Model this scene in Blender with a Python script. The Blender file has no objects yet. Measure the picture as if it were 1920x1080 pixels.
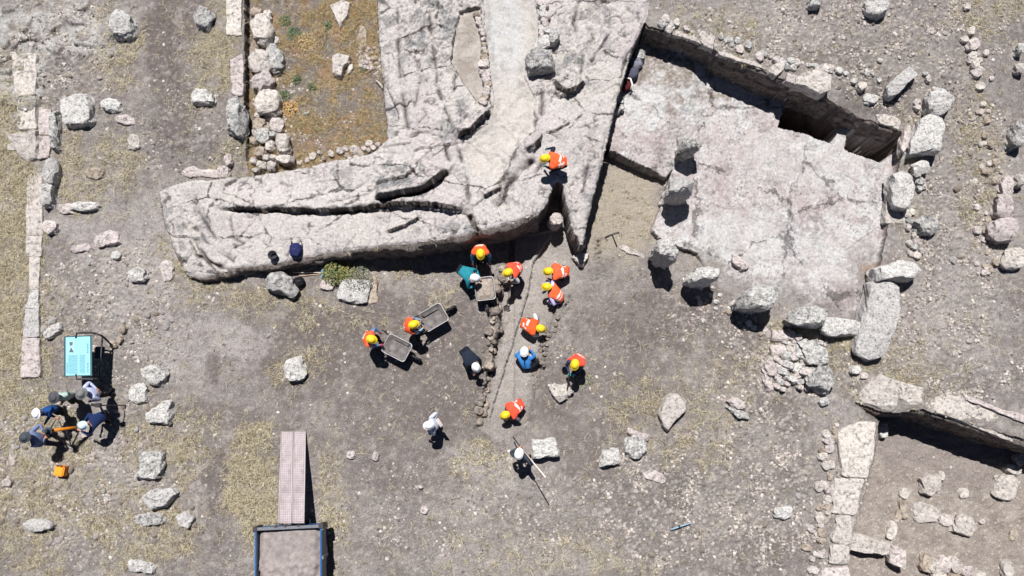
import bpy, bmesh, math, random
import numpy as np
from mathutils import Vector, Matrix
S = bpy.context.scene
COL = S.collection
R = math.radians
# ------------------------------------------------------------------ camera
FPX, CAMH, NADIR = 1440.0, 24.0, 780.0
TH = math.atan((NADIR - 540) / FPX)
cd = bpy.data.cameras.new('camera'); cam = bpy.data.objects.new('camera', cd); COL.objects.link(cam)
cam.location = (0, 0, CAMH); cam.rotation_euler = (TH, 0, 0)
cd.sensor_width = 36; cd.lens = 36 * FPX / 1920; cd.clip_end = 500; cd.clip_start = .5
S.camera = cam
# ------------------------------------------------------------------ sun and sky
SH = Vector((0.085, -0.43))                       # shadow offset per metre of height
sd = bpy.data.lights.new('sun', 'SUN'); sun = bpy.data.objects.new('sun', sd); COL.objects.link(sun)
dirn = Vector((SH.x, SH.y, -1)).normalized()
sun.rotation_euler = dirn.to_track_quat('-Z', 'Y').to_euler()
sd.energy = 5.0; sd.angle = R(.5); sd.color = (1, .985, .965)
w = bpy.data.worlds.new('World'); S.world = w; w.use_nodes = True
nt = w.node_tree; nt.nodes.clear()
sky = nt.nodes.new('ShaderNodeTexSky'); sky.sky_type = 'NISHITA'; sky.sun_disc = False
sky.sun_elevation = math.atan(1 / SH.length); sky.sun_rotation = math.atan2(-SH.x, -SH.y)
bg = nt.nodes.new('ShaderNodeBackground'); bg.inputs[1].default_value = .05
wo = nt.nodes.new('ShaderNodeOutputWorld')
sky.altitude = 1500; sky.air_density = .4; sky.dust_density = .2
nt.links.new(sky.outputs[0], bg.inputs[0]); nt.links.new(bg.outputs[0], wo.inputs[0])
S.view_settings.view_transform = 'Standard'; S.view_settings.look = 'None'
S.view_settings.exposure = 0.45; S.view_settings.gamma = 1
# ------------------------------------------------------------------ camera geometry: picture point at height z -> place
cT, sT = math.cos(TH), math.sin(TH)
def P(px, py, z=0.0):
    x = (px - 960) / FPX; y = -(py - 540) / FPX
    yy = y * cT + sT; zz = y * sT - cT
    t = (z - CAMH) / zz
    return Vector((x * t, yy * t, z))
def proj(X, Y, Z):
    dz = Z - CAMH
    yc = Y * cT + dz * sT; zc = -Y * sT + dz * cT
    return 960 + FPX * X / -zc, 540 - FPX * yc / -zc
def lin(c):
    c = np.asarray(c, float) / 255.
    return np.where(c <= .04045, c / 12.92, ((c + .055) / 1.055) ** 2.4)
ALB = .88
def alb(*c): return tuple(float(v) for v in lin(c) * ALB)
# ------------------------------------------------------------------ noise
def _h(ix, iy, s):
    h = (ix.astype(np.uint32) * np.uint32(374761393) + iy.astype(np.uint32) * np.uint32(668265263) + np.uint32(s * 974711 + 17))
    h = (h ^ (h >> np.uint32(13))) * np.uint32(1274126177)
    h = (h ^ (h >> np.uint32(15))) * np.uint32(2246822519)
    return (h ^ (h >> np.uint32(16))).astype(np.float64) / 4294967295.
def noise(x, y, s=0):
    x0 = np.floor(x).astype(np.int64); y0 = np.floor(y).astype(np.int64)
    fx = x - x0; fy = y - y0
    u = fx * fx * fx * (fx * (fx * 6 - 15) + 10); v = fy * fy * fy * (fy * (fy * 6 - 15) + 10)
    def g(ix, iy, dx, dy):
        a = _h(ix, iy, s) * 6.2831853
        return np.cos(a) * dx + np.sin(a) * dy
    a = g(x0, y0, fx, fy); b = g(x0 + 1, y0, fx - 1, fy); c = g(x0, y0 + 1, fx, fy - 1); d = g(x0 + 1, y0 + 1, fx - 1, fy - 1)
    return (a + (b - a) * u + ((c + (d - c) * u) - (a + (b - a) * u)) * v) * 1.5
def fbm(x, y, size, octv=4, s=0, gain=.5):
    r = 0; a = 1; t = 0
    for i in range(octv):
        k = 2.03 ** i / size
        r = r + a * noise(x * k + 13.7 * i, y * k - 7.3 * i, s + i * 7); t += a; a *= gain
    return r / t
def worley(x, y, size, s=0, jit=.9):
    x = x / size; y = y / size
    x0 = np.floor(x).astype(np.int64); y0 = np.floor(y).astype(np.int64)
    f1 = np.full(x.shape, 9.); f2 = np.full(x.shape, 9.); idv = np.zeros(x.shape)
    for i in (-1, 0, 1):
        for j in (-1, 0, 1):
            cx = x0 + i; cy = y0 + j
            hx = _h(cx, cy, s); hy = _h(cx, cy, s + 91)
            d = np.hypot(cx + .5 + jit * (hx - .5) - x, cy + .5 + jit * (hy - .5) - y)
            cl = d < f1
            f2 = np.where(cl, f1, np.minimum(f2, d)); idv = np.where(cl, _h(cx, cy, s + 333), idv); f1 = np.where(cl, d, f1)
    return f1, f2, idv
def plates(x, y, size, s, tilt, off, ang=0., an=1.):
    ca, sa = math.cos(ang), math.sin(ang); x, y = (x * ca + y * sa) / (size * an), (-x * sa + y * ca) / size
    x0 = np.floor(x).astype(np.int64); y0 = np.floor(y).astype(np.int64); best = np.full(x.shape, 9.); out = np.zeros(x.shape)
    for i in (-1, 0, 1):
        for j in (-1, 0, 1):
            cx = x0 + i; cy = y0 + j; dx = cx + .5 + .9 * (_h(cx, cy, s) - .5) - x; dy = cy + .5 + .9 * (_h(cx, cy, s + 91) - .5) - y
            d = np.abs(dx) * .6 + np.hypot(dx, dy) * .7; v = (_h(cx, cy, s + 5) - .5) * off + (_h(cx, cy, s + 6) - .5) * tilt * dx + (_h(cx, cy, s + 7) - .5) * tilt * dy
            cl = d < best; out = np.where(cl, v, out); best = np.where(cl, d, best)
    return out
def sm(a, b, x):
    t = np.clip((x - a) / (b - a), 0, 1); return t * t * (3 - 2 * t)
# ------------------------------------------------------------------ terrain grid
STEP = .03
def axis(lo, hi):
    n = int(round((hi - lo) / STEP)); mid = lo + STEP * np.arange(n + 1)
    g = np.cumsum(STEP * 1.22 ** np.arange(1, 31))
    return np.concatenate([(lo - g)[::-1], mid, hi + g])
GX = axis(-18.6, 18.6); GY = axis(-6.0, 15.3)
NX, NY = len(GX), len(GY)
X, Y = np.meshgrid(GX, GY)
def Pz(pts, z):
    out = []
    for p in pts:
        q = P(p[0], p[1], p[2] if len(p) > 2 else z); out.append((q.x, q.y))
    return np.array(out)
def box_idx(v, m):
    i0 = np.searchsorted(GX, v[:, 0].min() - m); i1 = np.searchsorted(GX, v[:, 0].max() + m)
    j0 = np.searchsorted(GY, v[:, 1].min() - m); j1 = np.searchsorted(GY, v[:, 1].max() + m)
    return slice(max(j0, 0), min(j1 + 1, NY)), slice(max(i0, 0), min(i1 + 1, NX))
WX = X + .075 * fbm(X, Y, .45, 5, 900, .65); WY = Y + .075 * fbm(X, Y, .45, 5, 950, .65)
def inside(v):
    m = np.zeros(X.shape, bool); sl = box_idx(v, .1); x = WX[sl]; y = WY[sl]; c = np.zeros(x.shape, bool)
    n = len(v)
    for i in range(n):
        x1, y1 = v[i]; x2, y2 = v[(i + 1) % n]
        if y1 == y2: continue
        c ^= ((y1 > y) != (y2 > y)) & (x < (x2 - x1) * (y - y1) / (y2 - y1) + x1)
    m[sl] = c
    return m
def dist_line(v, maxd, closed=False):
    """distance to a polyline, side (+1 left of its direction) and 0..1 position along it"""
    D = np.full(X.shape, 99.); sgn = np.ones(X.shape); T = np.zeros(X.shape)
    segs = [(v[i], v[(i + 1) % len(v)]) for i in range(len(v) if closed else len(v) - 1)]
    L = sum(math.hypot(*(b - a)) for a, b in segs); acc = 0
    for a, b in segs:
        sl = box_idx(np.array([a, b]), maxd); x = WX[sl]; y = WY[sl]
        dx, dy = b - a; l2 = dx * dx + dy * dy; l = math.sqrt(l2)
        t = np.clip(((x - a[0]) * dx + (y - a[1]) * dy) / l2, 0, 1)
        d = np.hypot(x - a[0] - t * dx, y - a[1] - t * dy)
        u = d < D[sl]
        D[sl] = np.where(u, d, D[sl]); sgn[sl] = np.where(u, np.sign(dx * (y - a[1]) - dy * (x - a[0])), sgn[sl])
        T[sl] = np.where(u, (acc + t * l) / L, T[sl]); acc += l
    return D, sgn, T
def smooth_field(ctrl, sig):
    num = 0; den = 1e-9; 
    xs = X[::4, ::4]; ys = Y[::4, ::4]
    for p in ctrl:
        q = P(*p); g = np.exp(-((xs - q.x) ** 2 + (ys - q.y) ** 2) / (2 * sig * sig)) + 1e-7 / (1 + (xs - q.x) ** 2 + (ys - q.y) ** 2)
        num = num + g * p[2]; den = den + g
    f = num / den
    # bilinear back to the full grid
    t = np.apply_along_axis(lambda r: np.interp(GX, GX[::4], r), 1, f)
    return np.apply_along_axis(lambda r: np.interp(GY, GY[::4], r), 0, t)
base = smooth_field([(700,700,0),(900,850,0),(500,900,0),(1000,700,0),(1200,700,0),(800,560,-.05),(600,650,0),(300,600,0),(100,500,0),(100,200,.1),
    (250,150,.15),(350,60,.2),(100,1000,0),(100,750,0),(1500,900,0),(1350,620,.05),(1200,950,0),(1550,730,.1),(1700,650,.3),(1850,600,.45),(1800,400,.5),
    (1850,250,.8),(1800,80,1.3),(1600,60,1.5),(1450,60,1.55),(1300,20,1.6),(1720,180,1.2),(1700,300,.5),(1690,450,.38),(1850,710,.4),(1750,700,.35),(1400,1050,0),(1200,850,0),
    (1150,450,0),(1180,350,.0),(1620,700,.2),(700,1050,0),(350,1000,0),(2000,300,.9),(2000,650,.5),(620,150,0),(620,250,0),(250,300,.1),(60,60,.25),(1560,1000,0),(-50,500,0)], 1.5)
Z = base.copy()
ZONE = np.zeros(X.shape, np.int8)    # 0 ground 1 outcrop 2 path 3 rock floor 4 lower room floor 5 trench floor 6 yard
def setz(mask, val, zone=None):
    Z[mask] = val[mask] if isinstance(val, np.ndarray) else val
    if zone is not None: ZONE[mask] = zone
# terrace west of the rubble wall (sharp east edge)
tv = Pz([(120,-120),(462,-120),(459,100),(466,230),(468,330),(300,345),(150,250)], .4)
tm = inside(tv); td, _, _ = dist_line(Pz([(462,-120),(459,100),(466,230),(468,330)], .4), 4)
tb, _, _ = dist_line(Pz([(468,335),(300,345),(150,250),(120,-120)], .4), 5)
Z = np.where(tm, np.maximum(Z, .42 * sm(0, 1.8, tb) * np.ones_like(Z)), Z)
yard = inside(Pz([(470,-150),(715,-150),(740,290),(545,330),(466,330)], 0)); setz(yard, .0); ZONE[yard] = 6
# east room with its rock floor
room = inside(Pz([(1195,20,1.6),(1215,50,1.6),(1335,90,1.5),(1345,104,1.48),(1440,143,1.42),(1530,176,1.3),(1600,212,1.2),(1692,246,.9),(1682,300,.45),(1664,410,.4),(1648,500,.35),(1628,600,.3),
   (1565,612,.25),(1480,575,.15),(1400,560,.1),(1330,530,.05),(1240,470,.1),(1222,436,.1),(1200,440,0),(1120,440,0),(1080,470,0),(1060,300,1.2)], 0))
setz(room, .0); 
fl = inside(Pz([(1130,60),(1150,180),(1142,284),(1250,332),(1262,318),(1222,434),(1245,452),(1308,474),(1345,530),(1400,560),(1480,575),(1565,612),(1628,612),(1648,500),(1666,410),(1690,300),(1720,200),(1400,40)], .25))
fsd, _, _ = dist_line(Pz([(1320,505),(1345,530),(1400,560),(1480,575),(1565,612),(1628,612),(1648,500)], .25), 1.5)
flz = .25 - .22 * (1 - sm(0, .8, fsd))
setz(room & fl, flz, 3)
ledge = inside(Pz([(1120,100),(1142,284),(1250,332),(1266,312),(1292,262),(1335,180),(1350,120),(1300,60)], .5))
ld, _, _ = dist_line(Pz([(1266,312),(1292,262),(1335,180),(1350,120)], .5), 1.5)
Z = np.where(room & ledge, .28 + .3 * sm(0, 1.0, ld), Z); ZONE[room & ledge] = 3
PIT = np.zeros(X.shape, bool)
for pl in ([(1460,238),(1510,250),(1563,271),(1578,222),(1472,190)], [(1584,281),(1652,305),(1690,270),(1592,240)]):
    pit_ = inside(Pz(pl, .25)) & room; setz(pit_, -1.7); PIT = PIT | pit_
d, s_, t_ = dist_line(Pz([(1540,380),(1537,300)], .25), .3)   # fine joint in floor
Z -= np.where(ZONE == 3, .02 * np.exp(-(d / .03) ** 2), 0)
low = inside(Pz([(1238,432),(1262,340),(1280,300),(1248,330)], .3))
# lower right room
lr = inside(Pz([(1600,752,.2),(1650,772,.3),(1690,775,.3),(1730,768,.3),(1800,790,.3),(1920,826,.35),(2150,890,.4),(2150,1500,0),(1560,1500,0),(1585,1080,0),(1598,1010,0),(1620,930,0),(1640,840,0),(1646,790,.05)], 0))
lrd, _, _ = dist_line(Pz([(1600,752,.2),(1650,772,.3),(1690,775,.3),(1730,768,.3),(1800,790,.3),(1920,826,.35),(2150,890,.4)], 0), 1.2)
Z = np.where(lr, -1.5 + .8 * (1 - sm(.0, .14, lrd)), Z); ZONE[lr] = 4
# trench floor in the middle
tr = inside(Pz([(958,430),(1000,440),(1060,430),(1100,460),(1110,540),(1050,560),(1025,640),(1008,720),(985,800),(940,830),(893,800),(905,740),(922,660),(938,610),(925,560),(950,510)], -.2))
trd, _, _ = dist_line(Pz([(1110,540),(1050,560),(1025,640),(1008,720),(985,800),(940,830),(893,800),(905,740),(922,660),(938,610),(925,560),(950,510)], -.2), .8)
tsouth = sm(P(0, 835, 0).y, P(0, 700, 0).y, Y); teast = 1 - sm(P(1050, 500, 0).x, P(1110, 500, 0).x, X) * .9
Z = np.where(tr, Z - (.20 + .18 * (X < P(965, 600, 0).x)) * sm(.0, .05, trd) * tsouth * teast, Z); ZONE[tr] = 5
tl = Pz([(1015,468),(1000,492),(986,562),(962,640),(940,708),(915,795)], -.2)
d, s_, t_ = dist_line(tl, .9)
Z += np.where(d < .9, np.where(s_ > 0, -.2, 0) * sm(.0, .015, d) * (1 - sm(.25, .85, d)) * (1 - sm(.93, 1, t_)), 0)
# sunken strip before the big rock face
d, s_, t_ = dist_line(Pz([(700,505),(800,495),(900,480),(1000,455)], 0), 1.4)
Z -= .12 * (1 - sm(.2, 1.3, d)) * (ZONE != 1)
# ------------------------------------------------------------------ rock outcrop
rz = smooth_field([(310,420,.25),(360,500,.3),(400,370,.45),(450,450,.5),(500,340,.5),(600,400,.75),(560,470,.6),(700,300,.9),(700,450,1.0),(850,400,1.35),(850,440,1.35),(1000,400,1.6),(730,230,.5),(720,100,.35),
   (720,-50,.35),(780,330,1.2),(800,150,.9),(850,50,1.1),(870,230,1.2),(1000,150,1.2),(960,30,1.1),(940,300,1.35),(1020,300,1.55),(1100,200,1.6),(1100,50,1.6),(1200,20,1.65),(1100,380,1.45),(1085,440,1.1),(1200,-80,1.65),(900,-80,1.1)], .85)
oc = [(300,358,.2),(318,348,.3),(345,340,.3),(450,332,.4),(545,318,.45),(640,302,.6),(702,290,.6),(728,268,.45),(722,200,.4),(708,60,.35),(704,-160,.35),(1250,-200,1.65),(1218,5,1.65),(1210,40,1.65),(1186,95,1.65),(1160,180,1.62),(1132,300,1.6),(1106,400,1.4),(1094,462,1.0),
   (1082,468,.6),(1070,430,1.0),(1064,400,1.3),(1060,372,1.5),(1056,350,1.6),(1047,341,1.6),(1037,346,1.6),(1030,375,1.6),(1012,400,1.6),(960,420,1.55),(898,434,1.5),(860,445,1.35),(800,456,1.25),(760,460,1.1),(680,466,1.0),(600,480,.7),(520,496,.5),(440,507,.4),(375,526,.3),(348,516,.25),(325,470,.2),(308,410,.2)]
ocv = Pz(oc, 0); om = inside(ocv)
od, _, _ = dist_line(ocv, .5, True)
ROCK = om.copy()
Z = np.where(om, rz - .07 * (1 - sm(0, .12, od)) + .0, Z); ZONE[om] = 1
def scarp(pts, h, wd, z0=1.2, fall=.015):
    h = h * 1.25
    d, s_, t_ = dist_line(Pz(pts, z0), wd * 3)
    f = sm(0, .12, t_) * (1 - sm(.9, 1, t_))
    Z[...] += np.where((s_ > 0) & (ZONE == 1), h * np.exp(-(d / wd) ** 1.5) * f * sm(0, fall, d), 0)
CRK = np.zeros(X.shape)
def crack(pts, dep, wd, z0=1.0, zones=(1,)):
    d, s_, t_ = dist_line(Pz(pts, z0), wd * 3); wd = wd * .8 * (.5 + np.clip(1 + 2.2 * fbm(X, Y, .5, 3, 707), .05, 2)); dep = dep * np.clip(.8 + 2.5 * fbm(X, Y, .9, 3, 717), .0, 1.3)
    Z[...] -= np.where(np.isin(ZONE, zones), dep * np.exp(-(d / wd) ** 2) * sm(0, .06, t_) * (1 - sm(.94, 1, t_)), 0)
    CRK[...] = np.maximum(CRK, sm(.02, .1, dep) * np.exp(-(d / (wd * .55)) ** 2) * (d < 9) * sm(0, .06, t_) * (1 - sm(.94, 1, t_)))
scarp([(395,384),(430,390),(520,391),(600,397),(650,397),(740,392),(800,395),(850,402),(888,410)], .30, .42, .8, .015)
scarp([(690,398),(740,394),(800,397),(850,404),(888,412)], .16, .3, .9, .015)
crack([(395,384),(430,390),(520,391),(600,397),(650,397),(740,392),(800,395),(850,402),(888,410)], .16, .06, .8)
scarp([(700,374),(735,374),(790,364),(828,338),(840,316)], .42, .55, 1.2)
crack([(700,376),(735,376),(790,366),(828,340),(842,316)], .22, .06, 1.2)
scarp([(700,347),(735,346),(765,338),(778,325),(776,310)], .17, .25, 1.1)
scarp([(838,316),(855,330),(872,352)], -.18, .2, 1.3)
scarp([(722,434),(760,425),(790,408)], .17, .2, 1.2)
scarp([(615,384),(660,372),(700,366)], .08, .2, 1.0)
scarp([(1036,150),(1062,180),(1100,160)], .28, .3, 1.5)
scarp([(1040,168),(1045,180),(1068,180),(1085,172)], .15, .15, 1.5)
scarp([(1072,45),(1080,38),(1105,33),(1120,14),(1160,2)], -.2, .3, 1.6)
scarp([(855,262),(880,252),(900,232),(922,212)], .3, .35, 1.2)
scarp([(1000,288),(1010,270),(1018,252)], .2, .2, 1.5); scarp([(985,283),(1000,278),(1015,262)], .16, .2, 1.5)
scarp([(1026,250),(1048,242),(1070,230)], .12, .15, 1.55)
scarp([(926,392),(944,380),(950,350),(975,325),(1005,300)], -.22, .2, 1.45)
crack([(926,392),(944,378),(950,350),(975,325),(1005,300)], .15, .07, 1.45)
crack([(1000,330),(1015,310),(1040,296)], .1, .06, 1.5)
scarp([(905,372),(920,365),(940,352)], .15, .2, 1.4)
crack([(880,402),(890,425),(900,436)], .3, .05, 1.4)
for pts, dp, wd in (([(330,430),(352,470),(395,492),(440,508)],.16,.05),([(345,412),(378,450),(420,480),(450,500)],.12,.04),([(318,400),(345,440),(380,490),(400,515)],.1,.05),([(370,340),(352,380),(392,440),(405,470)],.08,.05),
    ([(800,-20),(812,100),(820,160),(838,215),(862,290),(876,345),(884,400)],.14,.05),([(738,-20),(745,120),(765,245)],.1,.06),([(742,262),(790,246),(830,262),(845,310)],.12,.045),([(870,0),(880,70),(855,120),(850,180)],.1,.05),
    ([(1190,95),(1172,120),(1158,165)],.12,.03),([(1150,60),(1120,110),(1105,135)],.12,.03),([(1105,300),(1095,340),(1088,372)],.1,.03),([(760,80),(790,130),(775,200)],.06,.04),([(785,200),(800,215),(775,240)],.06,.03),
    ([(515,332),(540,345),(560,372)],.08,.03),([(640,372),(690,335),(705,330)],.06,.03),([(1120,330),(1135,250),(1150,190)],.05,.03),([(1086,10),(1072,60),(1090,120),(1082,170)],.1,.05),([(420,395),(428,440),(445,450),(425,460)],.07,.03),
    ([(990,190),(1005,230),(1000,262)],.08,.04),([(580,372),(560,350),(545,330)],.05,.03),([(1018,75),(1016,140),(1015,230)],.12,.06)):
    crack(pts, dp, wd)
# pale dirt path running through the outcrop and the earth pocket beside it
pa = inside(Pz([(903,-160),(1003,-160),(1003,0),(1012,60),(990,110),(985,150),(1003,190),(998,255),(960,292),(935,345),(902,345),(880,310),(866,280),(872,262),(920,232),(926,190),(918,120),(908,50)], 1.15))
pd, _, _ = dist_line(Pz([(1003,-160),(1003,0),(1012,60),(990,110),(985,150),(1003,190),(998,255),(960,292),(935,345),(902,345),(880,310),(866,280),(872,262),(920,232),(926,190),(918,120),(908,50),(903,-160)], 1.15), .5)
pa &= om; pr = rz - .12 * sm(0, .3, pd)
Z[pa] = pr[pa]; ZONE[pa] = 2
po = inside(Pz([(862,20),(900,10),(906,60),(908,185),(898,195),(872,160),(845,110),(850,70)], 1.15)) & om
Z[po] = (rz - .1)[po]; ZONE[po] = 2
# ------------------------------------------------------------------ micro relief
PX, PY = proj(X, Y, Z)
def ell(L, seed=3, rough=.35):
    r = np.zeros(X.shape); nn = fbm(X, Y, 1.1, 4, seed, .6) * rough * 2 + fbm(X, Y, .3, 2, seed + 5) * rough * .6
    for cx, cy, rx, ry, v in L:
        q = np.sqrt(((PX - cx) / rx) ** 2 + ((PY - cy) / ry) ** 2) + nn
        r = np.maximum(r, v * (1 - sm(.55, 1.1, q)))
    return r
g0 = fbm(X, Y, 1.6, 3, 1); g1 = fbm(X, Y, .35, 3, 2, .6); g2 = fbm(X, Y, .11, 2, 3, .7)
PEB = ell([(1350,960,330,150,1),(1800,450,110,420,.9),(1500,60,300,90,.8),(1700,90,200,150,.8),(1450,720,140,120,.9),(1250,880,150,70,.6),(200,560,190,120,.8),(160,900,260,180,.8),(250,660,120,80,.6),(1620,690,90,60,.9),(1850,700,130,60,.8),(980,960,200,130,.45),
   (110,110,130,160,.8),(350,250,120,120,.4),(1700,600,100,150,.7),(1330,600,120,60,.6),(700,640,300,200,.12),(1070,640,100,140,.2),(760,980,240,120,.3),(1500,560,120,60,.5),(600,250,90,80,.5),(690,110,40,50,1),(520,200,50,160,.6)], 11)
ROUGH = ell([(110,60,150,80,1),(40,130,60,110,1),(1530,380,200,200,.3)], 21)
f1, f2, cid = worley(X + .03 * g2, Y + .03 * g1, .17, 5)
peb1 = np.clip(1 - f1 / (.18 + .25 * cid), 0, 1) * (cid > .55) * cid
f1b, f2b, cidb = worley(X, Y, .09, 8)
peb2 = np.clip(1 - f1b / (.2 + .25 * cidb), 0, 1) * (cidb > .5)
iso = (ZONE == 0) | (ZONE == 6)
dz = .05 * g0 + .03 * g1 + .012 * g2 + PEB * (.05 * np.sqrt(peb1) + .022 * np.sqrt(peb2) + .02 * g2)
calm = ell([(760,680,330,150,1),(900,780,250,120,1),(1150,620,130,120,.8)], 31, .2)
dz = dz * (1 - .55 * calm)
Z += np.where(iso, dz, 0)
rr = fbm(X, Y, .9, 4, 41, .55); rr2 = np.abs(fbm(X, Y, .5, 4, 51, .6)); rf1, rf2, rid = worley(X + .15 * g1, Y + .15 * g0, .55, 61)
r3 = fbm(X, Y, .12, 3, 71, .7)
facet = (rf2 - rf1)
edge = sm(0, .25, facet)
calmr = 1.; lobes0 = ell([(830,30,130,120,1),(870,220,80,80,1),(330,430,60,110,.9),(750,310,80,70,1),(1060,150,60,60,.6),(800,160,90,120,.6),(960,350,60,60,.7),(1090,420,40,60,1),(1040,330,60,40,.5)], 77)
pw1 = plates(X + .06 * g1, Y + .06 * g1, 1.1, 1201, .16, .15, .12, 1.9); pw2 = plates(X + .04 * g1, Y + .04 * g1, .42, 1301, .05, .06, .5, 1.6)
Z += np.where(ZONE == 1, calmr * .4 * (.10 * rr) + (.35 + .65 * lobes0) * (.05 * rr - .04 * rr2 + pw2 * sm(-.1, .15, fbm(X, Y, 1.2, 2, 44)) + .02 * r3) + pw1 * .8 + .008 * noise(X / .055, Y / .055, 73) + .02, 0)
fc = np.abs(fbm(X + .1 * g1, Y, 1.3, 4, 501, .6)); Z -= np.where(ZONE == 1, .05 * sm(.04, .005, fc) * sm(-.1, .2, fbm(X, Y, .7, 4, 111, .6)), 0)
lobes = ell([(830,30,120,110,1),(870,220,70,70,1),(330,430,60,110,.8),(760,320,80,70,.9),(1060,150,60,60,.6),(800,280,90,60,.6),(1100,60,80,80,.5)], 77)
b1, b2, bid = worley(X + .3 * g1, Y + .3 * fbm(X, Y, .6, 3, 88), .8, 66)
Z += np.where(ZONE == 1, lobes * (.05 * sm(0, .12, b2 - b1) - .02 + .02 * r3 + plates(X + .05 * g1, Y, .6, 1401, .12, .10)), 0)
Z += np.where(ZONE == 3, .035 * fbm(X, Y, .7, 4, 81, .6) + .02 * r3 - .03 * np.abs(fbm(X, Y, .45, 3, 83)), 0)
Z += np.where(ZONE == 3, plates(X + .05 * g1, Y + .05 * g1, 1.4, 1501, .06, .035, -.4, 1.5), 0)
Z += np.where((ZONE == 3) & ledge, .05 * g1 + .03 * g2 - .06 * np.abs(rr), 0)
Z += np.where(ZONE == 4, .06 * g0 + .05 * g1 + .02 * g2 + .03 * np.sqrt(peb2) * (g1 > 0), 0)
Z += np.where(ZONE == 2, .04 * g0 + .05 * g1 + .014 * g2 + sm(P(950, 120, 1.1).y, P(950, 240, 1.1).y, Y) * (.5 * pw1 + .6 * pw2 + .05 * rr), 0)
Z += np.where(ZONE == 5, .03 * g0 + .04 * g1 + .016 * g2, 0)
Z += np.where(iso, ROUGH * (.12 * edge * (rid > .3) + .08 * rr + .02 * r3), 0)
# broken earth along the edges of the trench
tlm = 0
for pts, a, wd in (([(925,555),(932,600),(925,640),(912,680),(915,710),(905,745),(895,795)], .16, .16), ([(1062,560),(1032,610),(1022,650),(1010,690),(1000,730)], .09, .16), ([(1122,455),(1120,520)], .14, .1), ([(1130,345),(1180,365),(1242,398)], .05, .05), ([(1075,572),(1140,582),(1220,590)], .05, .15),([(948,470),(935,520),(930,560)],.05,.15)):
    d, s_, t_ = dist_line(Pz(pts, -.05), .6)
    k = np.exp(-((d + .08 * g1) / (wd * 1.3)) ** 2); c1, c2, ci = worley(X + .03 * g1, Y, .15, 15)
    c1b, c2b, cib = worley(X + .05 * g2, Y + .05 * g1, .29, 19); kk_ = k * np.clip(.6 + 2.2 * fbm(X, Y, .4, 3, 818), 0, 1.6)
    Z += kk_ * a * ((ci - .45) * sm(0, .3, c2 - c1) * .9 + (cib - .5) * sm(0, .25, c2b - c1b) * 1.6 + 1.6 * g2); tlm = tlm + k
# broken spoil at the heap
XI = np.interp
def G(px, py):
    """where the view ray through a picture point meets the terrain"""
    z = 0.
    best = None
    for z in np.arange(2.0, -1.6, -.02):
        p = P(px, py, z)
        if hz(p.x, p.y) >= z: return p
    return P(px, py, 0)
def hz(x, y):
    i = min(max(np.searchsorted(GX, x) - 1, 0), NX - 2); j = min(max(np.searchsorted(GY, y) - 1, 0), NY - 2)
    fx = (x - GX[i]) / (GX[i + 1] - GX[i]); fy = (y - GY[j]) / (GY[j + 1] - GY[j])
    return float((Z[j, i] * (1 - fx) + Z[j, i + 1] * fx) * (1 - fy) + (Z[j + 1, i] * (1 - fx) + Z[j + 1, i + 1] * fx) * fy)
PX, PY = proj(X, Y, Z)
# ------------------------------------------------------------------ terrain albedo (ground materials by patch, plus shade painted on cliffs and pits)
def c3(*c): return lin(c) * ALB
C = np.ones(X.shape + (3,)) * c3(149,141,137)
def mix(mask, col, zones=None):
    m = np.clip(mask, 0, 1)
    if zones is not None: m = m * np.isin(ZONE, zones)
    C[...] = C * (1 - m[..., None]) + np.asarray(col) * m[..., None]
big = fbm(X, Y, 3.0, 5, 101, .6); med = fbm(X, Y, .7, 4, 111, .6); fin = fbm(X, Y, .16, 3, 121, .7)
mix(sm(-.1, .35, big) * .7, c3(168,160,155)); mix(sm(.0, .4, -big) * .6, c3(130,122,118))
GR = ell([(25,420,60,330,1),(60,880,120,230,.75),(150,320,130,90,.55),(400,100,60,120,.8),(220,90,60,80,.6),(350,480,60,60,.8),(560,590,150,40,.4),(520,560,100,30,.6),(330,830,110,80,.65),(470,880,55,110,1.3),(480,960,55,90,1.3),(620,960,30,120,.7),
   (550,690,60,35,.8),(420,550,90,40,.5),(900,862,70,35,.7),(1200,770,90,70,.45),(1330,740,90,80,.4),(1300,850,100,40,.45),(820,570,60,30,.4),(700,500,120,40,.4),(1700,300,60,120,.3),(1600,630,50,40,.7),(1480,620,60,30,.6),
   (1830,330,60,160,.45),(1850,20,90,50,.5),(1350,60,120,50,.35),(250,990,160,90,.6),(430,300,60,60,.5),(1530,690,200,60,.35),(1700,690,100,60,.4),(1800,1010,140,60,.35),(1170,420,90,50,.25),(1220,170,60,40,.3),(60,630,60,160,.6),(1050,1040,260,50,.3)], 131, .45)
mix(GR * (.55 + .9 * med) * .7, c3(176,167,144), (0,)); mix(GR * sm(.05, .4, fin + .4 * med) * .75, c3(104,93,76), (0,))
mix(ell([(470,900,52,100,1),(22,450,55,330,.8),(620,900,25,120,.6)], 137, .4) * (.6 + .9 * fin) * .55, c3(184,173,140), (0,))
DK = ell([(305,90,45,130,1),(330,190,50,120,.7),(350,20,60,60,.8),(405,900,26,100,.9),(380,1000,60,60,.4),(660,640,260,120,.9),(850,740,260,110,.8),(1230,600,170,80,.8),(830,620,120,90,.8),(1160,720,130,100,.5),(1120,840,100,90,.6),(760,880,200,60,.4),(600,30,110,50,.7),(1180,920,160,60,.35),(400,780,130,30,.6),(730,830,200,60,.5),(1750,20,120,60,.3),(1640,180,90,50,.7),(1560,110,80,30,.4),(1470,760,80,60,.5),(1380,660,120,60,.5),(150,150,120,60,.3),(1450,1040,150,60,.4),(480,830,200,60,.4)], 141, .4)
mix(DK * .95, c3(116,106,102), (0, 6))
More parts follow.
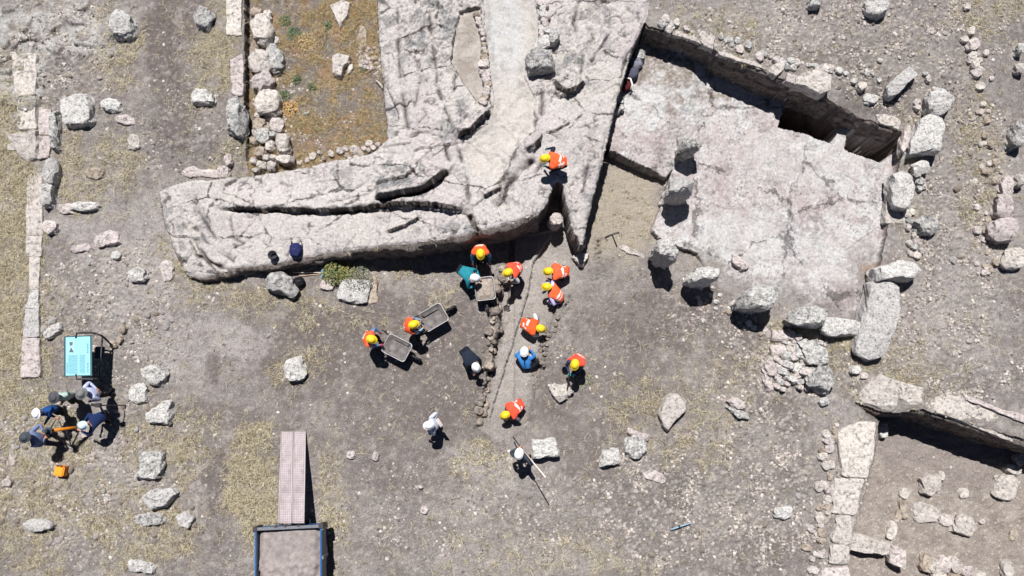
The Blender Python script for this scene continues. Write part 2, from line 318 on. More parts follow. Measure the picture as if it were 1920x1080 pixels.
PL = ell([(430,640,90,50,.8),(900,860,70,40,.8),(800,620,60,30,.3),(1560,780,60,60,.5),(1000,1040,200,40,.4),(240,480,120,40,.7),(340,640,110,70,.7),(250,560,120,60,.5),(250,430,170,60,.6),(1520,540,60,50,.3),(1560,30,300,60,.35),(1800,420,120,300,.4),(1750,570,160,120,.4)], 151, .4)
mix(PL * .7, c3(192,184,181), (0,))
mix(np.clip(ROUGH, 0, 1) * sm(-.25, .1, med + .3 * big) * .9, c3(205,203,200), (0,))
mix(PEB * (peb1 > .12) * (cid > .7) * .8, c3(200,190,182), (0, 4)); mix(PEB * (peb2 > .2) * (cidb > .8) * .7, c3(205,197,188), (0,))
mix(sm(.1, .5, fin) * .45, c3(192,183,174), (0, 6)); mix(sm(.1, .5, -fin) * .5, c3(104,95,90), (0, 6))
mott = fbm(X, Y, .45, 4, 404, .7); mix(sm(.05, .4, mott) * .4 * (1 - .6 * calm), c3(200,190,182), (0,)); mix(sm(.05, .4, -mott) * .4, c3(124,114,108), (0,))
# yard
mix(np.ones(X.shape), c3(134,124,115), (6,)); mix(sm(-.1, .3, med + .4 * big) * .8, c3(162,144,110), (6,)); mix(sm(.0, .35, fbm(X, Y, .9, 3, 161)) * .6, c3(164,128,88), (6,))
mix(sm(.1, .4, fin) * .5, c3(190,178,155), (6,)); mix(sm(.1, .45, -fin) * .5, c3(90,80,70), (6,))
mix(ell([(500,300,60,30,1),(620,285,110,35,.8),(685,110,30,40,1)], 9) * .4, c3(160,126,100), (6,))
# outcrop
lich = fbm(X, Y, .45, 4, 171, .65); pink = fbm(X, Y, 1.8, 3, 181)
mix(np.ones(X.shape), c3(221,213,209), (1,)); mix(sm(-.1, .3, pink) * .7, c3(217,206,205), (1,)); mix(sm(.0, .35, big) * .5, c3(224,217,208), (1,))
LI = ell([(830,40,100,90,.9),(870,230,60,50,.8),(760,330,70,50,1),(1110,60,100,80,.5),(1060,120,60,70,.7),(730,150,30,150,.6),(640,320,80,30,.6),(340,440,60,90,.6),(800,80,80,90,.5),(700,470,120,14,.8),(900,430,120,18,.8),(1110,330,30,120,.6),(960,380,60,30,.5),(1190,80,30,90,.6)], 191, .5)
mix((.3 + LI) * sm(.03, .31, lich + .11 * LI) * .75, c3(150,149,150), (1,)); mix((.08 + LI) * sm(.15, .38, fbm(X, Y, .12, 3, 201, .7)) * .8, c3(88,88,90), (1,))
grn = noise(X / .06, Y / .06, 75) + .5 * noise(X / .13, Y / .13, 76); mix(sm(.35, .8, grn) * .45, c3(128,120,116), (1, 3)); mix(sm(.35, .8, -grn) * .4, c3(232,228,222), (1, 3)); mix(sm(.45, .9, grn) * .35, c3(96,88,83), (0, 6, 4, 5, 2)); mix(sm(.5, .9, -grn) * .35, c3(204,197,190), (0, 6, 4, 5))
mix(sm(.2, .45, fin) * .5, c3(222,218,212), (1,)); mix(sm(.12, .35, rr2 * -1 + .16) * .25, c3(150,140,136), (1,))
mix(np.clip(CRK, 0, 1) * .85, c3(58,50,46), (1,)); mix(sm(.035, .012, np.abs(fbm(X + .1 * g1, Y, 1.3, 4, 501, .6))) * sm(-.1, .25, med) * .75, c3(86,78,74), (1,))
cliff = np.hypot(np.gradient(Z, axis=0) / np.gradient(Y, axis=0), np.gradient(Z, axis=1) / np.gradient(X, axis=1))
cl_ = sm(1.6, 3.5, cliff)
mix(cl_ * (.75 + .5 * fin), c3(84,74,69), (0, 1, 3, 4, 6))  # brownish cut faces, darkened further in colour to imitate their shade
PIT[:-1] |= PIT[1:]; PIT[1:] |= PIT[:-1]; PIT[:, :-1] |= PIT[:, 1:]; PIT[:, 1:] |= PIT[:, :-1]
# path, rock floor, rooms, trench
mix(np.ones(X.shape), c3(204,197,191), (2,)); mix(sm(P(950, 120, 1.1).y, P(950, 240, 1.1).y, Y) * sm(-.2, .2, med), c3(218,211,205), (2,)); mix(sm(.1, .4, lich) * .5, c3(158,150,144), (2,)); mix(ell([(945,60,45,110,1)], 5, .2), c3(206,205,204), (2,)); mix(ell([(880,110,38,110,1)], 5, .4) * (.7 + med), c3(160,149,140), (2,)); mix(sm(.0, .4, mott) * .4, c3(208,199,191), (2,)); mix(sm(.05, .4, -mott) * .35, c3(150,138,128), (2,)); mix(sm(0, .4, med) * .3, c3(180,168,156), (2,))
mix(np.ones(X.shape), c3(208,200,198), (3,)); mix(sm(-.05, .3, med + .8 * big) * .8, c3(218,216,215), (3,)); mix(sm(.0, .35, -med - .5 * big) * .6, c3(184,168,166), (3,)); mix(sm(.02, .3, lich) * .5, c3(158,146,146), (3,)); mix(sm(.08, .35, fbm(X, Y, .10, 3, 211, .8)) * sm(-.3, .2, med + lich) * .75, c3(108,100,100), (3,)); mix(sm(.15, .4, fin) * .6, c3(226,221,218), (3,))
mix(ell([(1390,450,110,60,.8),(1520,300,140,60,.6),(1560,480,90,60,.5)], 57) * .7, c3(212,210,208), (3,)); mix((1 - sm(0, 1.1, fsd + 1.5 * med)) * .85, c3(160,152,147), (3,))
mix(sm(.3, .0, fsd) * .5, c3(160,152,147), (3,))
mix(ell([(1500,420,60,30,.8),(1560,560,70,40,.9),(1640,330,20,60,.6)], 67) * sm(-.2, .2, fin) * .6, c3(138,126,128), (3,))
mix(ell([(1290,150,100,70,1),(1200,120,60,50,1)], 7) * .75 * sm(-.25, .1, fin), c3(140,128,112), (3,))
mix(ell([(1240,190,70,60,.8),(1290,180,40,50,.9),(1350,160,60,60,.9)], 17) * sm(-.2, .2, med), c3(218,216,215), (3,))
mix(np.ones(X.shape), c3(164,153,145), (4,)); mix(sm(.0, .4, mott) * .5, c3(188,177,166), (4,)); mix(sm(.0, .4, -mott) * .5, c3(134,122,114), (4,)); mix((peb2 > .2) * (cidb > .85) * .8, c3(204,194,184), (4,)); mix(sm(0, .4, med) * .5, c3(186,176,166), (4,)); mix(ell([(1700,830,90,60,.6),(1820,870,120,60,.5)], 27), c3(150,140,136), (4,))
mix(sm(0, .3, trd) * tsouth * teast * (ZONE == 5) * .9, c3(178,170,164)); mix(sm(-.1, .4, med + big) * .5, c3(160,150,142), (5,)); mix(sm(.1, .4, fin) * .3, c3(200,192,182), (5,))
mix(np.clip(tlm, 0, 1) * .5, c3(150,143,136), (0, 5))
mix(ell([(1170,390,80,110,1),(1130,430,60,60,.8)], 37, .2), c3(176,165,150), (0,)) 
mix(ell([(1640,505,34,12,1)], 47, .2) * .4, c3(180,146,122), (0, 3))
mix((PIT & (Z < .15)) * 1., c3(84,70,64))   # insides of the two dug pits coloured dark to deepen their shade
PXg, PYg = PX, PY
# ------------------------------------------------------------------ materials
def nodes(name):
    m = bpy.data.materials.new(name); m.use_nodes = True; t = m.node_tree
    b = t.nodes['Principled BSDF']; b.inputs['Specular IOR Level'].default_value = .15; b.inputs['Roughness'].default_value = .95
    return m, t, b
def nd(t, k, **kw):
    n = t.nodes.new(k)
    for a, v in kw.items(): setattr(n, a, v)
    return n
def noise_node(t, scale, det=6, rough=.65, coord='Object'):
    tc = nd(t, 'ShaderNodeTexCoord'); n = nd(t, 'ShaderNodeTexNoise'); n.inputs['Scale'].default_value = scale; n.inputs['Detail'].default_value = det; n.inputs['Roughness'].default_value = rough
    t.links.new(tc.outputs[coord], n.inputs['Vector']); return n
def ramp(t, src, stops):
    r = nd(t, 'ShaderNodeValToRGB'); e = r.color_ramp.elements
    while len(e) < len(stops): e.new(.5)
    for el, (p, c) in zip(e, stops): el.position = p; el.color = tuple(c) + (1,)
    t.links.new(src, r.inputs[0]); return r
def bump(t, b, src, strength, dist):
    bn = nd(t, 'ShaderNodeBump'); bn.inputs['Strength'].default_value = strength; bn.inputs['Distance'].default_value = dist
    t.links.new(src, bn.inputs['Height']); t.links.new(bn.outputs[0], b.inputs['Normal']); return bn
def mul(t, a, b_):
    x = nd(t, 'ShaderNodeMix', data_type='RGBA', blend_type='MULTIPLY'); x.inputs[0].default_value = 1
    t.links.new(a, x.inputs[6]); t.links.new(b_, x.inputs[7]); return x.outputs[2]
def terrain_mat(name, lo, hi, bs, bd, sc=28):
    m, t, b = nodes(name)
    at = nd(t, 'ShaderNodeAttribute', attribute_name='soil')
    n = noise_node(t, sc, 8, .75); r = ramp(t, n.outputs[0], [(.32, (lo,) * 3), (.68, (hi,) * 3)])
    t.links.new(mul(t, at.outputs[0], r.outputs[0]), b.inputs['Base Color'])
    n2 = noise_node(t, sc * .8, 8, .8); bump(t, b, n2.outputs[0], bs, bd); return m
M_soil = terrain_mat('dusty_soil', .48, 1.46, 1.0, .07)
M_rock = terrain_mat('bedrock', .68, 1.18, 1.0, .07, 14)
def add_fractures(m, scale, aniso, width, dark, speck, warp=.25):
    t = m.node_tree; b = t.nodes['Principled BSDF']; src = b.inputs['Base Color'].links[0].from_socket
    tc = nd(t, 'ShaderNodeTexCoord'); n = nd(t, 'ShaderNodeTexNoise'); n.inputs['Scale'].default_value = 1.3; n.inputs['Detail'].default_value = 8; n.inputs['Roughness'].default_value = .7
    t.links.new(tc.outputs['Object'], n.inputs['Vector']); sc_ = nd(t, 'ShaderNodeVectorMath', operation='SCALE'); sc_.inputs['Scale'].default_value = warp * 2.4; t.links.new(n.outputs['Color'], sc_.inputs[0])
    ad = nd(t, 'ShaderNodeVectorMath', operation='ADD'); t.links.new(tc.outputs['Object'], ad.inputs[0]); t.links.new(sc_.outputs[0], ad.inputs[1])
    mp = nd(t, 'ShaderNodeMapping'); mp.inputs['Scale'].default_value = (aniso[0], aniso[1], .3); mp.inputs['Rotation'].default_value = (0, 0, aniso[2]); t.links.new(ad.outputs[0], mp.inputs[0])
    v = nd(t, 'ShaderNodeTexVoronoi', feature='DISTANCE_TO_EDGE'); v.inputs['Scale'].default_value = scale; t.links.new(mp.outputs[0], v.inputs['Vector'])
    n3 = noise_node(t, 1.7, 5, .7); g = nd(t, 'ShaderNodeMath', operation='MULTIPLY_ADD'); g.inputs[1].default_value = -width * 9; g.inputs[2].default_value = width * 5.2; t.links.new(n3.outputs[0], g.inputs[0])
    s = nd(t, 'ShaderNodeMath', operation='ADD'); t.links.new(v.outputs['Distance'], s.inputs[0]); t.links.new(g.outputs[0], s.inputs[1])
    r = ramp(t, s.outputs[0], [(width * .4, (dark,) * 3), (width * 1.3, (1.,) * 3)])
    n4 = noise_node(t, 9, 10, .82); r4 = ramp(t, n4.outputs[0], [(.36, (speck,) * 3), (.46, (.93,) * 3), (.6, (1.04,) * 3)])
    t.links.new(mul(t, mul(t, src, r.outputs[0]), r4.outputs[0]), b.inputs['Base Color'])
    bn = b.inputs['Normal'].links[0].from_node; b2 = nd(t, 'ShaderNodeBump'); b2.inputs['Strength'].default_value = 1; b2.inputs['Distance'].default_value = .05; t.links.new(r.outputs[0], b2.inputs['Height']); t.links.new(b2.outputs[0], bn.inputs['Normal'])
add_fractures(M_rock, .50, (.6, 1.6, .15), .016, .28, .70)
M_floor = terrain_mat('rock_floor', .66, 1.2, .8, .05, 14); add_fractures(M_floor, .35, (1, 1, .4), .012, .5, .6, .5)
M_smooth = terrain_mat('trodden_earth', .60, 1.30, .9, .05)
def stone_mat(name, light, mid, dark, d0=.42, d1=.56, sc=5.0, bs=1.0):
    m, t, b = nodes(name)
    oi = nd(t, 'ShaderNodeObjectInfo'); tc = nd(t, 'ShaderNodeTexCoord')
    va = nd(t, 'ShaderNodeVectorMath', operation='ADD'); ml = nd(t, 'ShaderNodeMath', operation='MULTIPLY'); ml.inputs[1].default_value = 37.
    t.links.new(oi.outputs['Random'], ml.inputs[0]); t.links.new(tc.outputs['Object'], va.inputs[0]); t.links.new(ml.outputs[0], va.inputs[1])
    n = nd(t, 'ShaderNodeTexNoise'); n.inputs['Scale'].default_value = sc; n.inputs['Detail'].default_value = 10; n.inputs['Roughness'].default_value = .78
    t.links.new(va.outputs[0], n.inputs['Vector'])
    r = ramp(t, n.outputs[0], [(.32, dark), (d0, mid), (d1, light)])
    n2 = nd(t, 'ShaderNodeTexNoise'); n2.inputs['Scale'].default_value = sc * 2.4; n2.inputs['Detail'].default_value = 9; n2.inputs['Roughness'].default_value = .8
    t.links.new(va.outputs[0], n2.inputs['Vector']); r2 = ramp(t, n2.outputs[0], [(.37, (.22,) * 3), (.47, (.88,) * 3), (.60, (1.15,) * 3)])
    r3 = ramp(t, oi.outputs['Random'], [(0, (.86, .84, .84)), (1, (1.08, 1.06, 1.04))])
    t.links.new(mul(t, mul(t, r.outputs[0], r2.outputs[0]), r3.outputs[0]), b.inputs['Base Color'])
    ms = nd(t, 'ShaderNodeMath', operation='ADD'); t.links.new(n.outputs[0], ms.inputs[0]); t.links.new(n2.outputs[0], ms.inputs[1])
    bump(t, b, ms.outputs[0], bs, .07); return m
M_pale = stone_mat('pale_limestone', alb(224,217,210), alb(206,197,190), alb(130,122,118), .38, .5, 4)
M_pink = stone_mat('pinkish_stone', alb(222,212,209), alb(200,188,185), alb(130,120,118), .38, .5, 4)
M_lich = stone_mat('lichen_stone', alb(232,230,227), alb(190,188,185), alb(46,46,47), .40, .49, 7)
M_dark = stone_mat('weathered_grey_stone', alb(224,223,220), alb(156,155,153), alb(38,38,39), .42, .53, 7)
M_earthy = stone_mat('earthy_stone', alb(196,184,170), alb(172,156,142), alb(120,106,96), .4, .55, 4)
M_clod = stone_mat('dry_earth_clod', alb(168,158,150), alb(146,136,129), alb(96,88,82), .4, .55, 5)
SM = dict(clod=M_clod, pale=M_pale, pink=M_pink, lich=M_lich, dark=M_dark, earthy=M_earthy)
def plain(name, col, rough=.6, metal=0., spec=.4, var=.12, sc=20):
    m, t, b = nodes(name); b.inputs['Roughness'].default_value = rough; b.inputs['Metallic'].default_value = metal; b.inputs['Specular IOR Level'].default_value = spec
    n = noise_node(t, sc, 5, .6); r = ramp(t, n.outputs[0], [(.3, [v * (1 - var) for v in col]), (.7, [min(1, v * (1 + var)) for v in col])])
    t.links.new(r.outputs[0], b.inputs['Base Color']); return m
def attr_mat(name, attr, rough=.9):
    m, t, b = nodes(name); at = nd(t, 'ShaderNodeAttribute', attribute_name=attr)
    n = noise_node(t, 40, 5, .7); r = ramp(t, n.outputs[0], [(.3, (.8,) * 3), (.7, (1.2,) * 3)])
    t.links.new(mul(t, at.outputs[0], r.outputs[0]), b.inputs['Base Color']); b.inputs['Roughness'].default_value = rough; return m
# ------------------------------------------------------------------ object helpers
def tag(o, label=None, cat=None, group=None, kind=None):
    if label: o['label'] = label
    if cat: o['category'] = cat; o['kind'] = 'thing'
    if group: o['group'] = group
    if kind: o['kind'] = kind
    return o
def empty(name, loc, label, cat, group=None, rz=0):
    o = bpy.data.objects.new(name, None); COL.objects.link(o); o.location = loc; o.rotation_euler = (0, 0, rz); o.empty_display_size = .1
    return tag(o, label, cat, group)
def from_np(name, verts, faces, mat, cols=None, attr='soil', smooth=True, mi=None):
    """verts (n,3); faces (m,k) of constant k"""
    me = bpy.data.meshes.new(name); n = len(verts); m, k = faces.shape
    me.vertices.add(n); me.vertices.foreach_set('co', np.ascontiguousarray(verts, dtype=np.float32).ravel())
    me.loops.add(m * k); me.loops.foreach_set('vertex_index', np.ascontiguousarray(faces, dtype=np.int32).ravel())
    me.polygons.add(m); me.polygons.foreach_set('loop_start', np.arange(0, m * k, k, dtype=np.int32)); me.polygons.foreach_set('loop_total', np.full(m, k, np.int32))
    if smooth: me.polygons.foreach_set('use_smooth', np.ones(m, bool))
    me.update(calc_edges=True)
    if cols is not None:
        ca = me.color_attributes.new(attr, 'FLOAT_COLOR', 'POINT'); cc = np.ones((n, 4), np.float32); cc[:, :3] = cols; ca.data.foreach_set('color', cc.ravel())
    for mm in (mat if isinstance(mat, (list, tuple)) else [mat]): me.materials.append(mm)
    o = bpy.data.objects.new(name, me); COL.objects.link(o); return o
def from_bm(name, bm, mat, parent=None, loc=None, smooth=False):
    me = bpy.data.meshes.new(name); bm.normal_update(); bm.to_mesh(me); bm.free()
    for mm in (mat if isinstance(mat, (list, tuple)) else [mat]): me.materials.append(mm)
    if smooth: me.polygons.foreach_set('use_smooth', np.ones(len(me.polygons), bool))
    o = bpy.data.objects.new(name, me); COL.objects.link(o)
    if parent: o.parent = parent
    if loc is not None: o.location = loc
    return o
# ------------------------------------------------------------------ terrain objects
idx = np.arange(NX * NY).reshape(NY, NX)
quads = np.stack([idx[:-1, :-1], idx[:-1, 1:], idx[1:, 1:], idx[1:, :-1]], -1).reshape(-1, 4)
zq = np.max(np.stack([ZONE[:-1, :-1], ZONE[:-1, 1:], ZONE[1:, 1:], ZONE[1:, :-1]], -1), -1).reshape(-1)
# a quad touching the outcrop belongs to the outcrop: its steep faces are rock
anyrock = (np.stack([ZONE[:-1, :-1], ZONE[:-1, 1:], ZONE[1:, 1:], ZONE[1:, :-1]], -1) == 1).any(-1).reshape(-1)
zq = np.where(anyrock, 1, zq)
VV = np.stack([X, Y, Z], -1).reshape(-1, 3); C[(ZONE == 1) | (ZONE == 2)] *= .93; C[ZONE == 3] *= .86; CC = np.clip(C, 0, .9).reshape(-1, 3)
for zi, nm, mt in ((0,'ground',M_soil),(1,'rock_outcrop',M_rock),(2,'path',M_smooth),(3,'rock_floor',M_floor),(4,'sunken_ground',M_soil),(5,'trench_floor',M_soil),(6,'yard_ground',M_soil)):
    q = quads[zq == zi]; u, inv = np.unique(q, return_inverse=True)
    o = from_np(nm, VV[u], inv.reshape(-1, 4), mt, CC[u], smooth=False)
    if zi == 1: tag(o, 'large pale cracked bedrock outcrop stretching across the upper middle of the dig', 'rock outcrop')
    else: tag(o, kind='structure')
# ------------------------------------------------------------------ stones and blocks
RNG = np.random.default_rng(5)
def top_z(cx, cy, H):
    zt = H
    for _ in range(6):
        p = P(cx, cy, zt); zt = hz(p.x, p.y) + H
    return zt, p
def outline(cx, cy, w_, h_, ang, sq, N, seed, rag=.10):
    t = np.linspace(0, 2 * math.pi, N, endpoint=False); e = 2. / sq
    c, s = np.cos(t), np.sin(t)
    x = np.sign(c) * np.abs(c) ** e; y = np.sign(s) * np.abs(s) ** e
    k = 1 + rag * noise(c * 1.6 + seed * 3.1, s * 1.6 + seed, seed) + rag * .6 * noise(c * 4 + seed, s * 4 - seed, seed + 5)
    x = x * k * w_ / 2; y = y * k * h_ / 2; a = R(ang)
    return [(cx + X_ * math.cos(a) - Y_ * math.sin(a), cy + X_ * math.sin(a) + Y_ * math.cos(a)) for X_, Y_ in zip(x, y)]
def resample(pts, N):
    pts = np.array([(p[0], p[1]) for p in pts], float); q = np.vstack([pts, pts[:1]]); L = np.concatenate([[0], np.cumsum(np.hypot(*np.diff(q, axis=0).T))])
    u = np.linspace(0, L[-1], N, endpoint=False); return list(zip(np.interp(u, L, q[:, 0]), np.interp(u, L, q[:, 1])))
def stone(name, spec, H, kind, label, cat, group=None, seed=None, flare=.10, rough=1., crown=.0, parent=None, zt=None, N=44, tilt=(0, 0)):
    """spec: (cx,cy,w,h,angle,squareness) or a list of picture points of the upper outline; H metres above the ground"""
    seed = int(RNG.integers(1e5)) if seed is None else seed
    if isinstance(spec, tuple): pts = outline(*spec, N, seed)
    else: pts = resample(spec, N)
    cx = sum(p[0] for p in pts) / len(pts); cy = sum(p[1] for p in pts) / len(pts)
    if zt is None: zt, c = top_z(cx, cy, H)
    else: c = P(cx, cy, zt)
    w0 = np.array([P(a, b, zt).xy for a, b in pts]) - np.array(c.xy)
    size = np.abs(w0).max(); zb = zt - H
    prof = [(1 + flare + .04, -.12 / H), (1 + flare, .0), (1 + flare * .9, .15), (1 + flare * .75, .3), (1 + flare * .5, .5), (1 + flare * .25, .66), (1.0, .82), (.98, .93), (.94, .99), (.86, 1.0), (.76, 1.0), (.66, 1.0), (.55, 1.0), (.44, 1.0), (.33, 1.0), (.2, 1.0), (.08, 1.0)]
    V = []
    for k, hh in prof:
        ww = w0 * k; V.append(np.column_stack([ww, np.full(len(ww), hh * H)]))
    V = np.concatenate(V + [np.array([[0, 0, H]])])
    rr_ = np.hypot(V[:, 0], V[:, 1]) / size
    x, y, z = V[:, 0] + seed % 97, V[:, 1] + seed % 53, V[:, 2]
    a = min(.075, size * .2) * rough
    nx = fbm(x + z * .6, y + z * .9, size * .9, 4, seed % 50, .6); ny = fbm(x - z, y + z * .7, size * .9, 4, seed % 50 + 9, .6)
    w1_, w2_, wi_ = worley(x + z * .8, y + z * 1.1, size * .8, seed % 50 + 31)
    rad_ = (wi_ - .5) * sm(0, .25, w2_ - w1_) * 1.2
    V[:, 0] += (nx * 1.5 + rad_ * V[:, 0] / size) * a; V[:, 1] += (ny * 1.5 + rad_ * V[:, 1] / size) * a
    topm = sm(.5, 1, V[:, 2] / H)
    f1_, f2_, id_ = worley(x, y, size * .75, seed % 50 + 3)
    V[:, 2] += topm * (a * .9 * fbm(x, y, size * .6, 4, seed % 50 + 20, .65) + a * 1.0 * (id_ - .5) * sm(0, .3, f2_ - f1_) + crown * H * (1 - rr_ ** 2) + tilt[0] * V[:, 0] + tilt[1] * V[:, 1])
    rgs = np.random.default_rng(seed); sx, sy = np.abs(w0[:, 0]).max() * 1.02, np.abs(w0[:, 1]).max() * 1.02; Q = V / np.array([sx, sy, H]); keep = V[:, 2] > -.01
    for _k in range(int(5 + 6 * min(rough, 1.4))):
        an_ = rgs.uniform(0, 6.28); el_ = rgs.uniform(.15, 1.2); nn_ = np.array([math.cos(an_) * math.cos(el_), math.sin(an_) * math.cos(el_), math.sin(el_)]); dd_ = (abs(nn_[0]) + abs(nn_[1]) + nn_[2] * .98) * rgs.uniform(.70, .92) if rough > .75 else 9
        ex = np.maximum(Q @ nn_ - dd_, 0) * keep; Q = Q - ex[:, None] * nn_ * np.array([.10, .10, 1.15])
    V = Q * np.array([sx, sy, H])
    M = len(prof); F = []
    for i in range(M - 1):
        for j in range(N):
            j2 = (j + 1) % N; F.append((i * N + j, i * N + j2, (i + 1) * N + j2, (i + 1) * N + j))
    if np.sum(w0[:, 0] * np.roll(w0[:, 1], -1) - w0[:, 1] * np.roll(w0[:, 0], -1)) < 0: F = [f[::-1] for f in F]; cap = [((M - 1) * N + (j + 1) % N, (M - 1) * N + j, M * N) for j in range(N)]
    else: cap = [((M - 1) * N + j, (M - 1) * N + (j + 1) % N, M * N) for j in range(N)]
    me = bpy.data.meshes.new(name); me.from_pydata(V.tolist(), [], F + cap); me.materials.append(SM[kind] if isinstance(kind, str) else kind)
    o = bpy.data.objects.new(name, me); COL.objects.link(o); o.location = (c.x, c.y, zb)
    if parent: o.parent = parent
    if label: tag(o, label, cat, group)
    return o
def S_(spec, H, kind, label, name='boulder', cat='boulder', **k): return stone(name, spec, H, kind, label, cat, **k)
# --- north-west quarter
S_((222, 40, 40, 44, 10, 2.6), .5, 'lich', 'pale boulder with deep shade at its foot, beside the bare rock patch at top left', flare=.15, tilt=(-.2, .35))
S_((378, 30, 34, 38, 0, 2.2), .3, 'dark', 'dark pitted boulder at the top, left of the rubble wall and its terrace')
S_((140, 205, 56, 58, -4, 4), .34, 'lich', 'squarish grey block with lichen, largest stone of the upper left area', cat='stone block', name='stone_block', crown=-.05)
S_((207, 195, 38, 22, 10, 2.2), .18, 'lich', 'small oval grey boulder just right of the squarish lichen block')
S_((378, 180, 40, 26, 4, 3), .26, 'lich', 'rounded light grey boulder left of the tall black-sided boulder on the terrace')
S_((436, 216, 28, 60, -4, 3), .42, 'dark', 'tall narrow black-sided boulder at the edge of the terrace beside the rubble wall', flare=.3, rough=1.6)
S_((241, 224, 50, 16, 8, 2.2), .07, 'pink', 'flat pinkish stone half buried below the small oval boulder')
S_((250, 264, 22, 28, 5, 3), .10, 'pale', 'small pale squarish stone in dry grass in the upper left', name='stone', cat='stone')
S_((176, 324, 38, 20, 0, 2.2), .10, 'earthy', 'low broken stone in dirt above the long dark elongated boulder on the left')
S_((154, 385, 52, 16, 0, 2.4), .24, 'lich', 'long low grey boulder with a black shadow, left of the tip of the rock outcrop')
S_((121, 390, 30, 18, 0, 2.2), .12, 'pink', 'pinkish stone touching the left end of the long low grey boulder', name='stone', cat='stone')
S_([(175, 452), (180, 440), (200, 432), (218, 434), (223, 454), (200, 460), (176, 462)], .18, 'pink', 'pink wedge shaped slab with a thin shadow, left of the rock outcrop', name='stone_slab', cat='stone slab', crown=.05)
S_((151, 465, 38, 13, -6, 3), .10, 'pink', 'narrow pinkish slab in line with the pink wedge shaped slab', name='stone_slab', cat='stone slab')
S_([(10, 252), (20, 247), (44, 249), (66, 240), (67, 292), (50, 297), (34, 292)], .16, 'pale', 'pale kite shaped slab sticking out left of the long slab row', name='stone_slab', cat='stone slab')
S_((255, 515, 34, 24, 0, 2.4), .24, 'lich', 'small dark based grey boulder on bare ground left of the outcrop tip')
S_((215, 478, 18, 14, 0, 2.2), .14, 'lich', 'fist sized grey stone just below the pink wedge shaped slab', name='stone', cat='stone')
S_((96, 620, 36, 18, -38, 2.4), .2, 'lich', 'slanting grey stone above the information panel', name='stone', cat='stone')
S_((312, 505, 24, 36, 0, 2.4), .13, 'pink', 'pinkish stone in yellow grass beside the left tip of the outcrop', name='stone', cat='stone')
# long straight row of slabs on the far left
for sp, hh, kd, lb in (([(20, 96), (68, 100), (66, 178), (28, 180)], .09, 'pale', 'northernmost and widest slab of the long straight row on the far left'),
    ([(29, 182), (66, 181), (66, 240), (33, 244)], .10, 'pale', 'second slab from the top of the long straight row on the far left'),
    ([(74, 204), (95, 205), (94, 252), (73, 252)], .08, 'pink', 'narrow slab right beside the second slab of the long row'),
    ([(74, 255), (95, 254), (92, 294), (70, 298)], .10, 'pink', 'short slab between the kite shaped slab and the dark edged wall stones'),
    ([(50, 320), (78, 322), (79, 441), (48, 441)], .07, 'pale', 'whitish slab of the long row, level with the pink wedge shaped slab above'),
    ([(48, 442), (79, 442), (77, 480), (50, 480)], .10, 'pale', 'slab of the long row just below the whitish one'),
    ([(54, 481), (74, 481), (72, 543), (56, 543)], .07, 'pale', 'thinnest slab of the long row on the far left'),
    ([(56, 543), (72, 543), (72, 579), (48, 579)], .10, 'lich', 'short grey slab of the long row above the two big bottom slabs'),
    ([(47, 580), (72, 579), (73, 632), (42, 632)], .12, 'lich', 'rough grey slab of the long row left of the slanting stone'),
    ([(42, 634), (74, 634), (75, 704), (37, 708)], .13, 'pink', 'southernmost slab of the long row, beside the information panel')):
    S_(sp, hh, kd, lb, name='stone_slab', cat='stone slab', flare=.03, rough=.5)
for sp, hh, kd, lb in (((98, 240, 13, 76, 2, 3.5), .34, 'dark', 'long dark wall stone right of the kite shaped slab'), ((90, 318, 22, 48, 6, 3), .4, 'lich', 'grey wall stone with a black right side below the long dark one'),
    ((84, 362, 24, 44, 8, 3), .34, 'lich', 'wall stone at the lower end of the short dark edged row'), ((90, 424, 28, 22, 20, 2.2), .25, 'pink', 'pink stone with a black hollow beneath it, right of the whitish row slab')):
    S_(sp, hh, kd, lb, name='wall_stone', cat='wall stone', flare=.12, rough=1.3)
# terrace slabs along the rubble wall
for sp, kd, lb in (([(424, -20), (453, -20), (452, 66), (424, 66)], 'pale', 'pale grey terrace slab at the top edge, left of the rubble wall'), ([(430, 112), (455, 100), (456, 180), (434, 175)], 'pink', 'pinkish terrace slab above the tall black-sided boulder'), ([(452, 190), (464, 190), (466, 262), (454, 262)], 'pink', 'narrow terrace slab right of the tall black-sided boulder')):
    S_(sp, .08, kd, lb, name='stone_slab', cat='stone slab', flare=.02, rough=.5)
for sp, hh, lb in (((398, 325, 60, 16, 0, 3), .1, 'thin slab lying on the top left rim of the outcrop'), ((417, 322, 22, 24, 0, 3), .18, 'rounded pale stone at the right end of the thin slab on the outcrop rim'), ((360, 322, 30, 20, 0, 2), .1, 'dull stone left of the thin slab on the outcrop rim'), ((427, 298, 16, 22, 0, 2), .14, 'small stone below the narrow terrace slab')):
    S_(sp, hh, 'pink', lb, name='stone', cat='stone')
